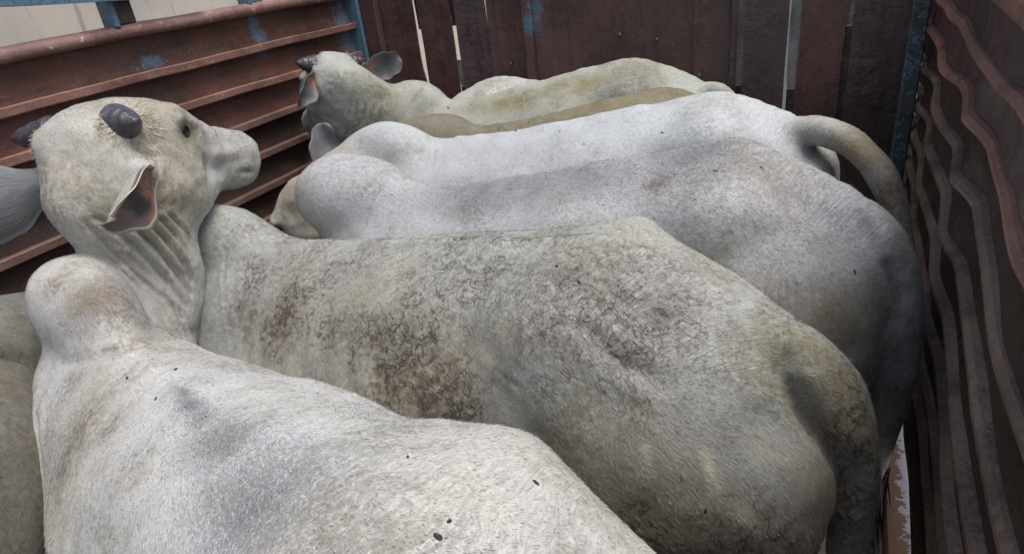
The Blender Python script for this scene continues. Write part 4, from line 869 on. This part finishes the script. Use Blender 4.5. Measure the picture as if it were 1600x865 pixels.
cow6, X6 = make_cow('narrow tan brown zebu wedged low between the white and olive animals', (-.90, 2.335), 193.4*DEG, C6, M, sx=.93, rx=.7, sy=.78, sz=.94, voxel=.012, hair=30000, group=CG,
    head=dict(poll=(-1.75, 2.12, .95), f=(-.45, .1, -.85), u=(-.85, 0, .45)), neck=[(-1.6, 2.15, .98)], tail=[(-.15, 2.55, 1.10), (-.06, 2.55, .9), (-.05, 2.55, .5)],
    blobs=[(OLV, (-.1, .05, 1.25), (.3, .1, .06), .6, .7), (GRY, (.5, .05, 1.2), (.25, .1, .1), .5), (MUD_SHADE, (.1, .05, 1.2), (.35, .12, .08), .5, .9)])
cow7, X7 = make_cow('pale young zebu half hidden behind the olive stained one at the far wall', (-1.11, 2.78), 0*DEG, C1, M, sx=.8, sy=.65, sz=.935, voxel=.012, group=CG,
    head=dict(poll=(-.38, 2.8, .85), f=(.45, .0, -.85), u=(.85, 0, .45), s=.8), neck=[(-.5, 2.8, .9)], tail=[(-1.75, 2.8, 1.05), (-1.78, 2.8, .9), (-1.78, 2.8, .5)],
    blobs=[(OLV, (-.2, .0, 1.25), (.3, .2, .1), .25), (GRY, (-.2, 0, 1.2), (.3, .2, .1), .2)])
cow0, X0 = make_cow('dark muddy zebu at the lower left corner, its neck pushed under the front animal', (-.5, .03), 172*DEG, C0, M, sx=1.05, sz=.9, group=CG, creases=CREASE.get('0', []), crease_shade=.8, bumps=[((.95, -.25, 1.0), .09, .02), ((.85, -.05, .98), .07, -.02), ((1.1, -.3, 1.05), .06, .015)], hair=30000,
    head=dict(poll=(-1.74, .66, 1.15), f=(-.2, .75, -.65), u=(-.3, .5, .75), s=1.1), neck=[(-1.42, .40, 1.0)], tail=[(.2, -.1, 1.1), (.25, -.1, .9), (.25, -.1, .5)],
    blobs=[(MUD_SHADE, (.9, -.2, 1.0), (.35, .4, .3), .8, .95), (GRY, (.8, -.2, 1.0), (.4, .4, .3), .4, .9), (OLV, (1.0, -.3, 1.0), (.3, .3, .3), .35, .9)])

# stiff pale hair radiating round the horns of the two heads in view
def ruff(cow, X, roots, n, spread, length, width, seed):
    r = random.Random(seed); P = []; Dn = []
    bm_ = bmesh.new(); bm_.from_mesh([c for c in cow.children if c.name.startswith('body')][0].data)
    from mathutils.bvhtree import BVHTree
    tree = BVHTree.FromBMesh(bm_)
    for root in roots:
        c = Vector(X['h2l'](root)); 
        for k in range(n):
            a = r.random()*2*math.pi; d = spread[0]+(spread[1]-spread[0])*r.random()**.8
            off = Vector(X['hd']((math.cos(a), .0, math.sin(a))))
            out = Vector(X['hd']((-.2, math.copysign(1, root[1]), .1)))
            q, nrm_, _, _ = tree.find_nearest(c+off*d+out*.02)
            if q is None: continue
            t = (q-c); t = (t-nrm_*t.dot(nrm_)).normalized()
            P.append(np.array(q-nrm_*.001)); Dn.append(np.array(t*1.0+nrm_*(.06+.16*r.random())+Vector((r.gauss(0, .16), r.gauss(0, .16), r.gauss(0, .16)))))
    bm_.free()
    tuft_obj('poll_tuft', cow, P, Dn, length, width, M['cream_hair'], seed=seed)
ruff(cow1, X1, [(.03, -.10, .03), (.01, .09, .03)], 750, (.026, .080), .017, .0009, 4)
ruff(cow5, X5, [(.03, -.09, .02), (.03, .09, .02), (.03, -.04, .05), (.03, .04, .05)], 160, (.02, .06), .024, .0014, 6)
